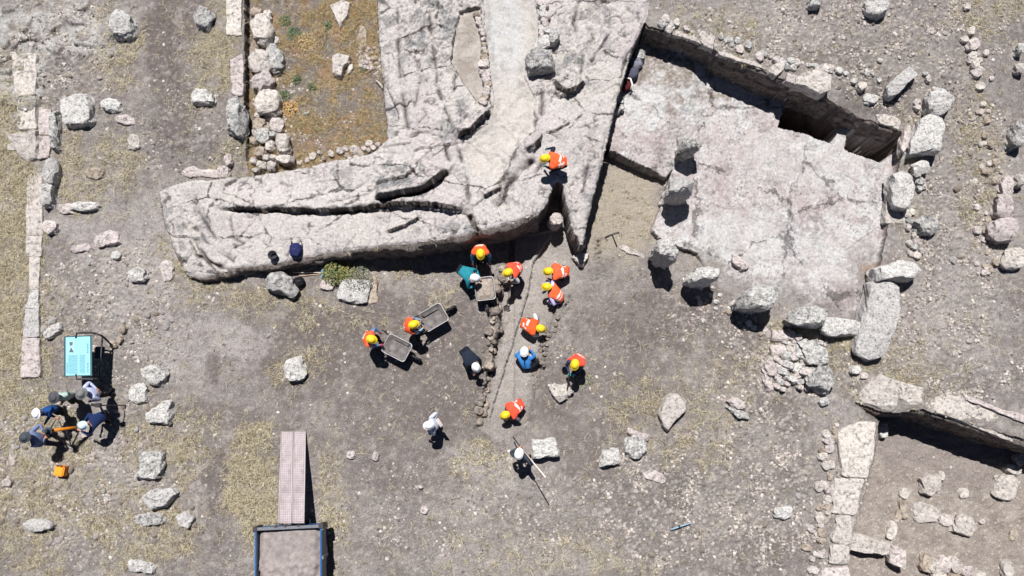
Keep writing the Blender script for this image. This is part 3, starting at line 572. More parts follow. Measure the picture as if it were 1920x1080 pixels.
# rubble wall (each stone laid in it is a thing)
gw = 'stones of the rubble wall left of the weedy yard'
for i, (cx, cy, ww_, hh_, a, hh, kd, lb) in enumerate(((488, 48, 36, 50, -10, .45, 'pale', 'uppermost large pale block of the rubble wall'), (478, 20, 20, 14, 0, .2, 'earthy', None), (500, 24, 14, 14, 0, .2, 'pale', None), (494, 76, 22, 14, 10, .25, 'pale', 'flat stone wedged under the uppermost large block of the rubble wall'),
    (508, 62, 10, 20, 0, .2, 'pale', None), (517, 74, 12, 12, 0, .15, 'pale', None), (484, 112, 36, 42, 0, .45, 'pale', 'second large pitted block of the rubble wall'), (512, 106, 30, 46, -15, .35, 'dark', 'dark grey stone bulging right out of the rubble wall'),
    (490, 150, 38, 28, -22, .4, 'pink', 'leaning pinkish block at the middle of the rubble wall'), (498, 188, 42, 46, -5, .5, 'pale', 'biggest pinkish white block of the rubble wall'), (482, 215, 14, 10, 0, .2, 'pale', None), (500, 219, 12, 8, 0, .2, 'pale', None), (484, 230, 24, 22, 0, .25, 'earthy', None),
    (490, 252, 30, 26, 10, .3, 'dark', None), (516, 232, 22, 24, 10, .3, 'pink', None), (528, 268, 22, 38, -5, .42, 'pale', 'upright pale block at the lower right of the rubble wall'), (505, 272, 16, 18, 0, .25, 'pale', None), (486, 282, 20, 18, 0, .28, 'earthy', 'yellowish stone low in the rubble wall'),
    (531, 296, 30, 16, 3, .42, 'pale', 'flat topped stone over a dark hole at the foot of the rubble wall'), (508, 310, 16, 18, 0, .3, 'pale', None), (488, 308, 18, 14, 0, .28, 'pale', None), (474, 300, 12, 12, 0, .2, 'pale', None), (498, 294, 14, 10, 0, .28, 'pale', None), (512, 294, 12, 10, 0, .28, 'pale', None),
    (478, 318, 12, 8, 0, .25, 'pale', None), (474, 92, 14, 26, 0, .2, 'earthy', None), (478, 130, 14, 14, 0, .2, 'earthy', None), (474, 262, 14, 14, 0, .2, 'earthy', None), (500, 240, 12, 12, 0, .25, 'earthy', None), (510, 250, 14, 10, 0, .25, 'dark', None), (476, 246, 10, 12, 0, .2, 'pale', None), (520, 255, 10, 12, 0, .2, 'earthy', None))):
    stone('wall_stone', (cx, cy, ww_, hh_, a, 2.8), hh, kd, lb or 'small filler stone packed between the large blocks of the rubble wall', 'wall stone', gw if lb else 'small filler stones of the rubble wall', flare=.12, rough=1.2, N=32)
# yard stones
S_([(618, 10), (640, -2), (656, 4), (650, 30), (636, 49)], .16, 'pale', 'pale triangular slab at the top of the weedy yard', name='stone_slab', cat='stone slab', rough=.5)
S_((679, 66, 15, 40, 2, 3), .08, 'earthy', 'narrow upright pointing slab near the right side of the weedy yard', name='stone_slab', cat='stone slab')
S_([(623, 104), (632, 100), (655, 104), (653, 116), (644, 122), (640, 142), (624, 137)], .26, 'pale', 'carved white stone fragment in the middle of the weedy yard', name='carved_fragment', cat='stone fragment', rough=.6)
S_((656, 128, 9, 18, 20, 2.4), .12, 'pale', 'small chip beside the carved white stone fragment', name='stone', cat='stone')
S_([(704, 150), (708, 150), (717, 160), (717, 166)], .14, 'pale', 'thin slab leaning on the right edge of the weedy yard', name='stone_slab', cat='stone slab', rough=.4)
gy = 'stones heaped along the lower edge of the weedy yard'
for cx, cy, ww_, hh_ in ((637, 282, 14, 12), (647, 277, 12, 10), (665, 280, 20, 16), (676, 286, 14, 12), (620, 287, 12, 10), (668, 294, 12, 8), (692, 268, 14, 12), (699, 276, 12, 8), (682, 277, 10, 8), (586, 292, 12, 14), (575, 300, 8, 8), (606, 296, 9, 7), (650, 290, 9, 8), (708, 270, 9, 10), (690, 280, 8, 7), (655, 296, 10, 8), (560, 305, 8, 7), (598, 285, 8, 6)):
    stone('loose_stone', (cx, cy, ww_, hh_, RNG.uniform(0, 90), 2.3), .13, ['pink', 'earthy', 'pale'][int(RNG.integers(3))], 'rounded stone heaped along the lower edge of the weedy yard', 'stone', gy, N=20)
gy = 'small stones piled against the right side of the weedy yard'
for i in range(24):
    cx, cy = RNG.uniform(674, 708), RNG.uniform(88, 128); r_ = RNG.uniform(6, 10)
    stone('loose_stone', (cx, cy, r_, r_ * .8, RNG.uniform(0, 90), 2.3), .08, ['pink', 'earthy'][int(RNG.integers(2))], 'small orange tinged stone piled at the right side of the weedy yard', 'stone', gy, N=16)
# outcrop: block, rows of stones edging the path
S_([(988, 96), (1036, 88), (1039, 122), (992, 128)], .62, 'dark', 'dark squared block standing on the pale path across the outcrop', name='stone_block', cat='stone block', flare=.05, tilt=(0, .15))
S_([(998, 90), (1012, 66), (1030, 62), (1042, 74), (1030, 84), (1012, 88)], .4, 'lich', 'grey slab leaning above the dark squared block on the path', flare=.1)
S_((1040, 62, 18, 24, 20, 2.4), .4, 'lich', 'rounded stone at the upper right of the dark squared block')
ge = 'stones in the row edging the right side of the pale path'
for cx, cy, r_ in ((1014, 3, 13), (1024, 8, 9), (1018, 14, 10), (1019, 24, 14), (1026, 29, 9), (1021, 36, 11), (1023, 44, 11), (1018, 51, 14), (1028, 55, 12), (1015, 60, 9)):
    stone('edging_stone', (cx, cy, r_ + 2, r_, RNG.uniform(0, 60), 2.4), .2, 'pink' if r_ % 2 else 'lich', 'small stone in the row edging the right side of the pale path', 'stone', ge, N=20)
ge = 'stones in the row edging the left side of the pale path'
for cx, cy, r_ in ((893, 25, 9), (896, 34, 8), (898, 42, 9), (902, 55, 8), (905, 62, 7), (906, 72, 7), (908, 82, 8), (907, 90, 8), (909, 97, 9), (908, 105, 11), (907, 117, 17), (905, 125, 14), (911, 139, 12), (904, 134, 8), (912, 148, 12), (915, 157, 11), (913, 165, 10), (911, 173, 11), (908, 182, 13), (905, 189, 12), (909, 110, 10), (903, 49, 6)):
    stone('edging_stone', (cx, cy, r_ + 3, r_, RNG.uniform(-30, 30), 2.6), .17, ['pink', 'pale', 'earthy'][int(RNG.integers(3))], 'small rounded stone in the row edging the left side of the pale path', 'stone', ge, N=20)
S_((1043, 410, 24, 24, 0, 2.2), .5, 'pale', 'round pale boulder wedged in the mouth of the dark cleft', zt=.75)
S_([(1078, 398), (1096, 392), (1102, 404), (1096, 424), (1086, 420)], .5, 'pale', 'pale sunlit boulder on the right side of the dark cleft', zt=1.0)
S_([(1078, 448), (1100, 440), (1098, 458), (1086, 466)], .3, 'pale', 'pointed pale stone at the lower tip of the rock wedge', zt=.4)
S_([(1076, 480), (1088, 474), (1104, 476), (1094, 498), (1086, 494)], .28, 'pale', 'cracked pale stone below the rock wedge, above the kneeling workers')
# --- middle
S_([(494, 522), (506, 508), (525, 508), (540, 520), (552, 540), (545, 552), (520, 548), (496, 540)], .55, 'dark', 'large grey boulder with a cracked top under the left part of the outcrop', rough=1.6, tilt=(-.1, .4), flare=.08)
S_([(633, 522), (660, 520), (688, 526), (688, 566), (658, 566), (632, 560)], .3, 'lich', 'squared grey block in front of the outcrop beside the green bush', name='stone_block', cat='stone block', flare=.03, tilt=(0, .1))
S_([(688, 505), (704, 515), (711, 570), (690, 568)], .10, 'earthy', 'broken low kerb along the right side of the squared grey block', name='stone_kerb', cat='kerb stone', flare=.02)
S_((613, 532, 26, 24, 0, 2.2), .14, 'pink', 'low rough stone left of the squared grey block', name='stone', cat='stone')
S_((550, 692, 36, 44, -10, 2.4), .32, 'lich', 'rounded grey boulder in a ring of dry grass on the open ground', crown=.1)
S_([(1030, 724), (1040, 720), (1060, 722), (1076, 734), (1064, 748), (1050, 752), (1040, 744)], .28, 'pale', 'flat pale stone at the feet of the worker with an iron bar', crown=.05)
S_([(998, 826), (1044, 822), (1048, 856), (1000, 858)], .48, 'lich', 'squared grey block with a black shadow beside the man with the long staff', name='stone_block', cat='stone block', flare=.03)
S_([(1260, 738), (1272, 740), (1288, 756), (1286, 770), (1268, 786), (1254, 808), (1244, 796), (1238, 776), (1246, 750)], .3, 'pale', 'big smooth pale teardrop shaped boulder on open ground', rough=.6, crown=.12)
S_([(1180, 802), (1218, 816), (1214, 826), (1178, 812)], .24, 'pink', 'long grey stone lying across the top of a broken boulder')
S_((1193, 838, 38, 36, 8, 3), .26, 'dark', 'broken grey boulder with a long stone across its top')
S_([(1132, 846), (1160, 842), (1164, 870), (1128, 874)], .34, 'lich', 'grey block with a black shadow left of the broken boulder', name='stone_block', cat='stone block')
S_((1226, 893, 46, 16, 20, 2.3), .09, 'pink', 'thin pinkish stone flat on the ground below the broken boulder')
S_([(1368, 752), (1382, 744), (1398, 756), (1400, 768), (1384, 766)], .28, 'pink', 'pinkish upper stone of a small stack right of the teardrop boulder', tilt=(0, .1))
S_([(1364, 762), (1384, 768), (1404, 776), (1406, 788), (1386, 784)], .2, 'dark', 'dark lower stone of the small stack right of the teardrop boulder')
S_([(1376, 474), (1384, 478), (1400, 494), (1406, 502), (1392, 506), (1378, 494)], .2, 'pink', 'single dark edged stone lying on the rock floor')
S_([(1158, 462), (1172, 460), (1206, 476), (1204, 482), (1178, 476)], .06, 'pale', 'thin white strip of stone on the ground left of the standing stones', name='stone_slab', cat='stone slab')
# --- tall standing stones round the rock floor
for sp, hh, kd, lb in (([(1280, 260), (1300, 252), (1314, 256), (1316, 272), (1300, 282), (1276, 276)], .85, 'dark', 'northernmost standing stone at the left side of the rock floor'),
    ([(1262, 332), (1282, 326), (1306, 334), (1304, 360), (1280, 362), (1254, 358)], 1.15, 'lich', 'wide flat topped standing stone, second from the north on the left of the rock floor'),
    ([(1234, 450), (1250, 444), (1266, 452), (1272, 474), (1266, 490), (1246, 482), (1232, 468)], 1.25, 'lich', 'knobbly standing stone at the lower left corner of the rock floor'),
    ([(1296, 520), (1304, 504), (1330, 496), (1352, 502), (1350, 516), (1338, 530), (1310, 528)], 1.05, 'lich', 'standing stone between the knobbly one and the broad one below the rock floor'),
    ([(1388, 560), (1402, 544), (1430, 532), (1462, 536), (1462, 556), (1444, 580), (1416, 576), (1392, 574)], 1.05, 'dark', 'broad rounded standing stone below the middle of the rock floor'),
    ([(1484, 598), (1500, 576), (1530, 570), (1556, 578), (1552, 604), (1528, 614), (1500, 608)], .75, 'dark', 'hunched standing stone nearest the heap of rubble')):
    stone('standing_stone', sp, hh * 1.35, kd, lb, 'standing stone', 'standing stones around the rock floor', flare=-.12, rough=1.5, crown=.06)
S_([(1544, 596), (1560, 594), (1618, 602), (1618, 628), (1560, 628), (1546, 622)], .5, 'lich', 'long grey block lying between the hunched standing stone and the fallen column', name='stone_block', cat='stone block', flare=-.03)
S_([(1642, 530), (1664, 524), (1692, 534), (1686, 570), (1674, 620), (1664, 662), (1640, 668), (1616, 656), (1620, 620), (1630, 570)], .6, 'lich', 'huge long fallen stone column with a lit right half', name='fallen_column', cat='stone column', flare=.04, rough=1.4, tilt=(.35, 0), N=64)
S_([(1650, 500), (1690, 486), (1730, 488), (1732, 506), (1722, 522), (1690, 520), (1652, 524)], .75, 'lich', 'grey block lying across the upper end of the huge fallen column', name='stone_block', cat='stone block', flare=-.02)
S_((1640, 515, 16, 26, 0, 3), .4, 'earthy', 'small brownish stone left of the block across the fallen column', name='stone', cat='stone')
# east row
for sp, hh, kd, lb in (([(1744, 172), (1764, 160), (1778, 164), (1794, 184), (1786, 204), (1766, 214), (1746, 204)], .5, 'lich', 'northernmost boulder of the row along the right side of the rock floor'),
    ([(1728, 222), (1748, 212), (1776, 218), (1772, 262), (1762, 284), (1714, 282), (1712, 258)], .55, 'lich', 'largest block of the row along the right side of the rock floor'),
    ([(1714, 308), (1728, 298), (1744, 302), (1742, 320), (1728, 330), (1714, 324)], .35, 'lich', 'small block below the largest one in the right hand row'),
    ([(1680, 322), (1700, 316), (1716, 324), (1717, 372), (1708, 388), (1682, 386), (1676, 352)], .6, 'lich', 'upright block with a pale shelf under it in the right hand row'),
    ([(1716, 412), (1738, 402), (1760, 410), (1766, 424), (1752, 438), (1734, 432)], .4, 'dark', 'dark boulder at the southern end of the right hand row')):
    S_(sp, hh, kd, lb, flare=-.03, rough=1.3)
S_([(1662, 384), (1672, 330), (1678, 330), (1676, 396), (1700, 410), (1694, 420), (1660, 418)], .14, 'pale', 'pale shelf of stone under the upright block of the right hand row', name='stone_slab', cat='stone slab', flare=.02)
S_((1700, 258, 12, 50, 10, 3), .2, 'pink', 'narrow pink slab beside the corner of the room', name='stone_slab', cat='stone slab', rough=.5)
S_((1727, 338, 14, 14, 0, 2.3), .2, 'dark', 'small dark stone under the small block of the right hand row', name='stone', cat='stone')
gr_ = 'small stones among the right hand row of boulders'
for cx, cy, r_ in ((1703, 400, 14), (1712, 396, 10), (1708, 412, 10), (1705, 425, 9), (1715, 440, 8), (1720, 452, 11), (1708, 455, 9), (1716, 462, 10), (1722, 478, 12), (1710, 475, 8), (1730, 470, 8), (1735, 348, 9), (1726, 352, 9), (1720, 192, 8), (1722, 200, 9)):
    stone('loose_stone', (cx, cy, r_ + 3, r_, RNG.uniform(0, 90), 2.4), .14, ['pink', 'pale', 'dark'][int(RNG.integers(3))], 'small stone among the boulders of the right hand row', 'stone', gr_, N=18)
S_([(1662, 160), (1706, 122), (1722, 136), (1680, 180), (1666, 178)], .34, 'lich', 'fallen column drum lying diagonally above the corner of the room', name='fallen_column', cat='stone column', flare=-.02, crown=.25, rough=.7)
S_([(1628, 0), (1668, -6), (1666, 20), (1650, 26), (1630, 18)], .4, 'lich', 'squared block at the very top edge, above the diagonal column drum', name='stone_block', cat='stone block')
S_((1531, 1, 24, 16, 0, 2.4), .35, 'dark', 'dark stone cut by the top edge above the north wall of the room')
S_((1618, 160, 18, 14, -20, 2.4), .2, 'pale', 'fist sized white stone left of the diagonal column drum', name='stone', cat='stone')
S_((1635, 184, 26, 18, 0, 2.2), .14, 'lich', 'low grey stone below the white stone by the column drum', name='stone', cat='stone')
# north wall coping
for sp, hh, kd, lb in (([(1262, 62), (1276, 62), (1320, 76), (1316, 82)], .08, 'pale', 'thin white coping strip at the left of the north wall top'), ([(1312, 70), (1326, 64), (1340, 72), (1337, 92), (1314, 82)], .14, 'pale', 'rounded white coping stone near the left of the north wall'),
    ([(1346, 94), (1420, 118), (1436, 130), (1350, 104)], .06, 'pale', 'long narrow coping slab in the middle of the north wall'), ([(1446, 122), (1472, 112), (1470, 130), (1456, 142), (1442, 136)], .15, 'pale', 'angular white slab left of the big boulder on the north wall'),
    ([(1500, 136), (1530, 128), (1560, 140), (1556, 166), (1540, 176), (1512, 160), (1490, 158)], .35, 'pale', 'big pale boulder on top of the north wall'), ([(1478, 136), (1494, 140), (1490, 158), (1474, 150)], .2, 'pink', 'pink stone between the angular slab and the big boulder on the north wall'),
    ([(1536, 186), (1560, 192), (1634, 218), (1630, 224)], .07, 'pale', 'long thin coping slab right of the big boulder'), ([(1642, 216), (1660, 212), (1690, 228), (1690, 242), (1650, 230)], .1, 'pale', 'white coping slab at the right end of the north wall')):
    S_(sp, hh, kd, lb, name='coping_stone', cat='coping stone', flare=.03, rough=.8)
gn = 'small stones strewn behind the north wall'
for i in range(46):
    u = RNG.uniform(0, 1); cx = 1250 + 340 * u + RNG.normal(0, 4); cy = 46 + 100 * u + RNG.uniform(-14, 8); r_ = RNG.uniform(7, 15)
    stone('loose_stone', (cx, cy, r_ * 1.2, r_, RNG.uniform(0, 90), 2.3), r_ * .010, ['pink', 'pale', 'lich', 'dark'][int(RNG.integers(4))], 'small stone strewn on the ground just behind the north wall', 'stone', gn, N=16)
gn = 'small stones round the diagonal column drum'
for i in range(20):
    cx, cy = RNG.uniform(1600, 1770), RNG.uniform(100, 190); r_ = RNG.uniform(5, 10)
    if 1655 < cx < 1730 and 115 < cy < 185: continue
    stone('loose_stone', (cx, cy, r_ * 1.2, r_, RNG.uniform(0, 90), 2.3), r_ * .010, ['pink', 'pale', 'dark'][int(RNG.integers(3))], 'pebble sized stone in the dirt around the diagonal column drum', 'stone', gn, N=14)
# far right
for cx, cy, ww_, hh_, a, hh, kd, lb in ((1889, 428, 46, 42, 2, .5, 'pink', 'squared pink block at the right edge with a black shadow below'), (1887, 384, 28, 42, 12, .4, 'pink', 'slanting pink block above the squared pink one at the right edge'),
    (1907, 484, 44, 36, 5, .35, 'pale', 'pale block cut by the right edge below the squared pink one'), (1892, 348, 22, 34, 0, .3, 'pink', 'rounded pink stone above the slanting pink block'), (1918, 335, 16, 24, 0, .4, 'pale', 'pale stone cut by the right edge level with the upright block'),
    (1916, 248, 22, 44, 0, .5, 'dark', 'dark grey block cut by the right edge'), (1917, 125, 16, 18, 0, .3, 'pale', 'pale stone cut by the right edge near the top'), (1918, 88, 12, 18, 0, .35, 'dark', 'dark stone cut by the right edge near the top corner')):
    S_((cx, cy, ww_, hh_, a, 3.2), hh, kd, lb, flare=.02)
gl = 'stones in the short line at the upper right'
for cx, cy, r_ in ((1816, 10, 12), (1824, 56, 13), (1811, 72, 12), (1830, 80, 21), (1818, 86, 12), (1827, 102, 15), (1832, 116, 18), (1822, 110, 12), (1838, 112, 10), (1836, 132, 19), (1851, 98, 10), (1842, 160, 14), (1860, 146, 8)):
    stone('loose_stone', (cx, cy, r_, r_ * 1.1, RNG.uniform(0, 90), 2.4), r_ * .011, ['pink', 'pale'][int(RNG.integers(2))], 'stone in the short line running down the upper right ground', 'stone', gl, N=20)
gl = 'stones in the loose band down the right side'
for i in range(42):
    cy = RNG.uniform(190, 520); cx = 1850 - (cy - 190) * .0 + RNG.normal(0, 15); r_ = RNG.uniform(5, 13)
    stone('loose_stone', (cx, cy, r_ * 1.15, r_, RNG.uniform(0, 90), 2.3), r_ * .010, ['pink', 'pale', 'earthy'][int(RNG.integers(3))], 'small stone in the loose band down the right side ground', 'stone', gl, N=14)
# --- rubble heap
def drum(cx, cy, ww_, hh_, a, label):
    zt, c = top_z(cx, cy, .2); p0 = P(cx - ww_ / 2, cy, zt); p1 = P(cx + ww_ / 2, cy, zt); L = (p1 - p0).length; r_ = (P(cx, cy - hh_ / 2, zt) - P(cx, cy + hh_ / 2, zt)).length / 2
    bm = bmesh.new(); n = 28; rings = []
    for k, (xx, rr) in enumerate([(-L / 2, .0), (-L / 2, r_ * .9), (-L / 2 + .02, r_), (0, r_ * .97), (L / 2 - .02, r_), (L / 2, r_ * .9), (L / 2, .0)]):
        rings.append([bm.verts.new((xx, rr * math.cos(2 * math.pi * j / n) * (1 + .03 * math.sin(j * 3.3)), rr * math.sin(2 * math.pi * j / n))) for j in range(n)])
    for k in range(len(rings) - 1):
        for j in range(n): bm.faces.new((rings[k][j], rings[k][(j + 1) % n], rings[k + 1][(j + 1) % n], rings[k + 1][j]))
    bmesh.ops.remove_doubles(bm, verts=bm.verts, dist=1e-4); bmesh.ops.recalc_face_normals(bm, faces=bm.faces)
    o = from_bm('column_drum', bm, M_pink, loc=(c.x, c.y, zt - r_ * .8)); o.rotation_euler = (0, 0, R(-a)); tag(o, label, 'column drum', 'small column drums on the rubble heap')
drum(1465, 629, 34, 22, 3, 'upper of the two small pink column drums on the rubble heap')
drum(1460, 657, 29, 23, -6, 'lower of the two small pink column drums on the rubble heap')
S_([(1500, 640), (1530, 640), (1552, 656), (1556, 680), (1540, 686), (1520, 680)], .4, 'dark', 'upper large lichen boulder on the right of the rubble heap', rough=1.3)
S_([(1522, 700), (1540, 684), (1560, 690), (1568, 716), (1556, 736), (1536, 724), (1520, 724)], .5, 'dark', 'lower large lichen boulder at the bottom right of the rubble heap', rough=1.3)
S_((1447, 690, 20, 32, -25, 3), .3, 'pink', 'tilted pink slab at the left of the rubble heap', name='stone_slab', cat='stone slab')
S_((1441, 712, 14, 46, -18, 3), .18, 'pink', 'long narrow pink slab at the lower left foot of the rubble heap', name='stone_slab', cat='stone slab')
gh = 'stones of the rubble heap'
for cx, cy, ww_, hh_ in ((1487, 628, 12, 16), (1498, 632, 14, 12), (1486, 650, 18, 22), (1500, 650, 14, 14), (1504, 664, 20, 16), (1492, 668, 16, 14), (1478, 668, 16, 18), (1462, 676, 24, 10), (1460, 684, 14, 10), (1480, 684, 22, 14), (1496, 690, 18, 18), (1510, 676, 16, 18), (1512, 696, 22, 16), (1498, 703, 24, 12), (1470, 695, 16, 14), (1476, 704, 14, 16), (1460, 706, 12, 14), (1488, 712, 18, 10), (1502, 716, 14, 10), (1518, 712, 16, 14), (1464, 716, 16, 12), (1458, 724, 12, 10), (1502, 726, 10, 8), (1490, 640, 10, 9), (1474, 642, 12, 6), (1446, 672, 10, 10), (1512, 640, 12, 10), (1478, 720, 12, 8), (1516, 728, 12, 10), (1548, 752, 18, 14), (1470, 730, 10, 8)):
    stone('rubble_stone', (cx, cy, ww_, hh_, RNG.uniform(-40, 40), 3), RNG.uniform(.16, .3), ['lich', 'dark', 'pale', 'lich', 'pink'][int(RNG.integers(5))], 'angular grey stone piled in the middle of the rubble heap', 'stone', gh, N=22, rough=1.1)
S_((1607, 693, 18, 16, 0, 2.6), .22, 'lich', 'lone grey stone above the left end of the ledge blocks', name='stone', cat='stone')
S_((1622, 704, 14, 12, 0, 2.4), .12, 'pink', 'pinkish stone just right of the lone grey stone', name='stone', cat='stone')
# --- lower right: ledge blocks, wall slabs, floor stones
for sp, hh, kd, lb, T in (([(1606, 752), (1618, 732), (1650, 702), (1688, 712), (1690, 726), (1684, 766), (1670, 774), (1650, 764), (1622, 756)], .7, 'pale', 'large pale block at the left end of the ledge above the lower room', (0, .1)),
    ([(1690, 716), (1744, 728), (1742, 750), (1726, 764), (1712, 760), (1688, 748)], .6, 'pale', 'second white block of the ledge above the lower room', (0, .1)),
    ([(1744, 736), (1806, 742), (1810, 752), (1860, 770), (1930, 800), (1930, 838), (1860, 812), (1800, 790), (1738, 768)], .62, 'pale', 'long cream coloured block of the ledge running to the right edge', (0, .08)),
    ([(1808, 738), (1850, 756), (1930, 782), (1930, 796), (1872, 772), (1814, 750)], .16, 'pink', 'thin upper course of stone behind the long cream ledge block', (0, 0))):
    S_(sp, hh, kd, lb, name='ledge_block', cat='stone block', flare=-.02, tilt=T, rough=.8, N=60, zt={.7: .34, .6: .36, .62: .38, .16: .5}[hh])
for sp, hh, kd, lb in (([(1572, 812), (1610, 790), (1646, 790), (1640, 840), (1628, 894), (1578, 892)], .14, 'pale', 'largest and northernmost slab of the wall left of the lower room'),
    ([(1566, 896), (1622, 898), (1606, 966), (1562, 962)], .13, 'pale', 'second slab of the wall left of the lower room'), ([(1572, 966), (1603, 968), (1597, 1022), (1562, 1018)], .13, 'pale', 'third slab, cracked lengthwise, of the wall left of the lower room'),
    ([(1562, 1021), (1597, 1025), (1590, 1057), (1554, 1056)], .15, 'pale', 'fourth slab of the wall left of the lower room'), ([(1546, 1066), (1592, 1062), (1598, 1110), (1536, 1110)], .12, 'pink', 'slab of the wall left of the lower room, cut by the bottom edge')):
    S_(sp, hh, kd, lb, name='wall_slab', cat='wall stone', flare=.03, rough=.9)
for sp, hh, kd, lb in (([(1600, 1000), (1630, 1006), (1672, 1020), (1672, 1044), (1640, 1038), (1596, 1030)], .55, 'pale', 'left block of the short inner wall of the lower room'), ([(1674, 1022), (1703, 1034), (1700, 1066), (1688, 1066), (1672, 1056)], .5, 'pink', 'right block of the short inner wall of the lower room')):
    S_(sp, hh, kd, lb, name='wall_slab', cat='wall stone', flare=-.02)
for sp, hh, kd, lb in (([(1730, 898), (1746, 890), (1766, 892), (1764, 918), (1750, 930), (1732, 924)], .28, 'pale', 'hexagonal pale stone in the middle of the lower room floor'), ((1767, 893, 12, 16, 0, 2.5), .14, 'pale', 'small stone touching the hexagonal pale stone'),
    ((1738, 963, 50, 34, 8, 3), .12, 'pale', 'wide flat pale stone below the hexagonal one'), ((1776, 976, 26, 22, 10, 3), .1, 'pink', 'small flat pink stone right of the wide flat stone'), ([(1792, 978), (1806, 966), (1826, 972), (1832, 986), (1822, 1008), (1790, 996)], .22, 'pale', 'smooth pale five sided stone right of the small flat pink stone'),
    ((1889, 914, 42, 46, 10, 3.4), .2, 'pale', 'squared pale stone near the right edge of the lower room'), ((1903, 880, 30, 18, 20, 3), .22, 'pale', 'flat stone leaning on the squared pale stone near the right edge'), ((1915, 862, 16, 22, 0, 2.5), .25, 'pale', 'stone at the right edge right under the ledge shadow'),
    ((1658, 806, 16, 28, 0, 3), .3, 'lich', 'grey stone in the corner where the wall meets the ledge'), ((1808, 925, 20, 18, 0, 2.4), .1, 'pale', 'small round pale stone right of the hexagonal one'), ((1697, 926, 18, 18, 30, 3), .1, 'pale', 'small tilted stone left of the hexagonal one'), ((1843, 978, 12, 10, 0, 2.4), .08, 'pink', 'tiny stone right of the five sided stone'),
    ((1695, 955, 12, 36, -12, 3), .1, 'earthy', 'upper narrow stone of the short slanting row'), ((1686, 968, 13, 26, 28, 3), .12, 'earthy', 'middle stone of the short slanting row on the room floor'), ((1674, 996, 17, 32, 18, 3), .18, 'pale', 'lowest and largest stone of the short slanting row'), ((1893, 1068, 20, 32, -8, 2.6), .25, 'pale', 'upright pale stone at the bottom edge on the right'), ((1902, 1004, 16, 20, 0, 2.3), .08, 'earthy', 'yellowish stone half buried near the right edge')):
    S_(sp, hh, kd, lb, name='stone', cat='stone', rough=.7)
gb = 'stones of the broken row at the bottom of the lower room'
for cx, cy, ww_, hh_, kd in ((1740, 1058, 22, 30, 'earthy'), (1757, 1064, 24, 24, 'pale'), (1776, 1060, 20, 28, 'pink'), (1797, 1062, 20, 28, 'pale'), (1818, 1072, 26, 20, 'pink'), (1764, 1082, 30, 18, 'pale'), (1840, 1080, 22, 14, 'pale'), (1796, 1084, 22, 14, 'earthy')):
    stone('wall_stone', (cx, cy, ww_, hh_, RNG.uniform(-20, 20), 3), .3, kd, 'stone of the broken row at the bottom edge of the lower room', 'wall stone', gb, N=26)
# --- lower left boulders
for sp, hh, kd, lb in (((286, 703, 42, 34, 20, 2.4), .26, 'dark', 'rough grey boulder right of the information panel'), ((257, 738, 32, 34, 0, 2.6), .2, 'lich', 'smooth grey boulder below and left of the rough one by the panel'),
    ([(272, 772), (290, 764), (300, 752), (320, 752), (318, 776), (312, 795), (274, 790)], .34, 'lich', 'large angular grey boulder right of the group of surveyors'), ([(262, 850), (300, 848), (302, 870), (294, 898), (250, 898), (262, 876)], .3, 'dark', 'dark boulder in two lumps right of the orange case'),
    ([(264, 936), (280, 918), (320, 918), (330, 926), (304, 950), (280, 956)], .32, 'lich', 'long pointed grey boulder in the lower left'), ((278, 974, 54, 24, -5, 2.4), .16, 'dark', 'flatter boulder touching the underside of the long pointed one'),
    ([(328, 970), (346, 960), (362, 972), (350, 992), (334, 984)], .2, 'lich', 'small triangular grey boulder right of the flatter boulder'), ((66, 986, 48, 20, 5, 2.5), .24, 'lich', 'low wide grey boulder near the lower left edge'), ((262, 1064, 46, 22, 10, 2.4), .2, 'lich', 'grey boulder at the bottom edge in the lower left'),
    ((1471, 962, 34, 22, 0, 2.4), .2, 'lich', 'isolated grey boulder left of the wall slabs, lower right'), ((22, 852, 8, 46, 5, 3), .08, 'pink', 'thin upright pink stone left of the orange case'), ((12, 905, 18, 16, 0, 2.3), .14, 'pink', 'pink stone at the left edge level with the dark double boulder'),
    ((22, 275, 20, 14, 0, 2.3), .01 + .08, 'pale', 'thin pale chip at the corner of the kite shaped slab')):
    S_(sp, hh, kd, lb)
for cx, cy, ww_, hh_, lb in ((657, 853, 15, 14, 'left one of two pale fist sized stones right of the ramp'), (703, 856, 12, 16, 'right one of two pale fist sized stones right of the ramp'), (795, 957, 14, 14, 'lone pale stone on the ground below the photographer'), (788, 914, 9, 5, 'tiny cream stone above the lone pale stone')):
    stone('loose_stone', (cx, cy, ww_, hh_, 20, 2.4), .12, 'pink', lb, 'stone', N=22)
for cx, cy, ww_, hh_, lb in ((247, 645, 18, 12, 'brown stone in the small arc right of the information panel'), (260, 637, 10, 14, 'middle stone of the small arc right of the information panel'), (266, 618, 10, 14, 'topmost stone of the small arc right of the information panel')):
    stone('loose_stone', (cx - 38, cy, ww_, hh_, 20, 2.4), .16, 'earthy', lb, 'stone', N=22)
gt = 'broken clods along the left edge of the trench'
for i in range(64):
    u = RNG.random(); px = np.interp(u, [0, .25, .5, .7, 1], [944, 928, 924, 912, 896]) + RNG.normal(0, 6); py = 500 + 300 * u; r_ = RNG.uniform(5, 16)
    stone('clod', (px, py, r_ * 1.2, r_, RNG.uniform(0, 90), 2.6), r_ * .014, ['clod', 'clod', 'earthy'][int(RNG.integers(3))], 'broken earthy clod lying along the left edge of the trench', 'clod', gt, N=16)
gt = 'small clods along the right edge of the trench'
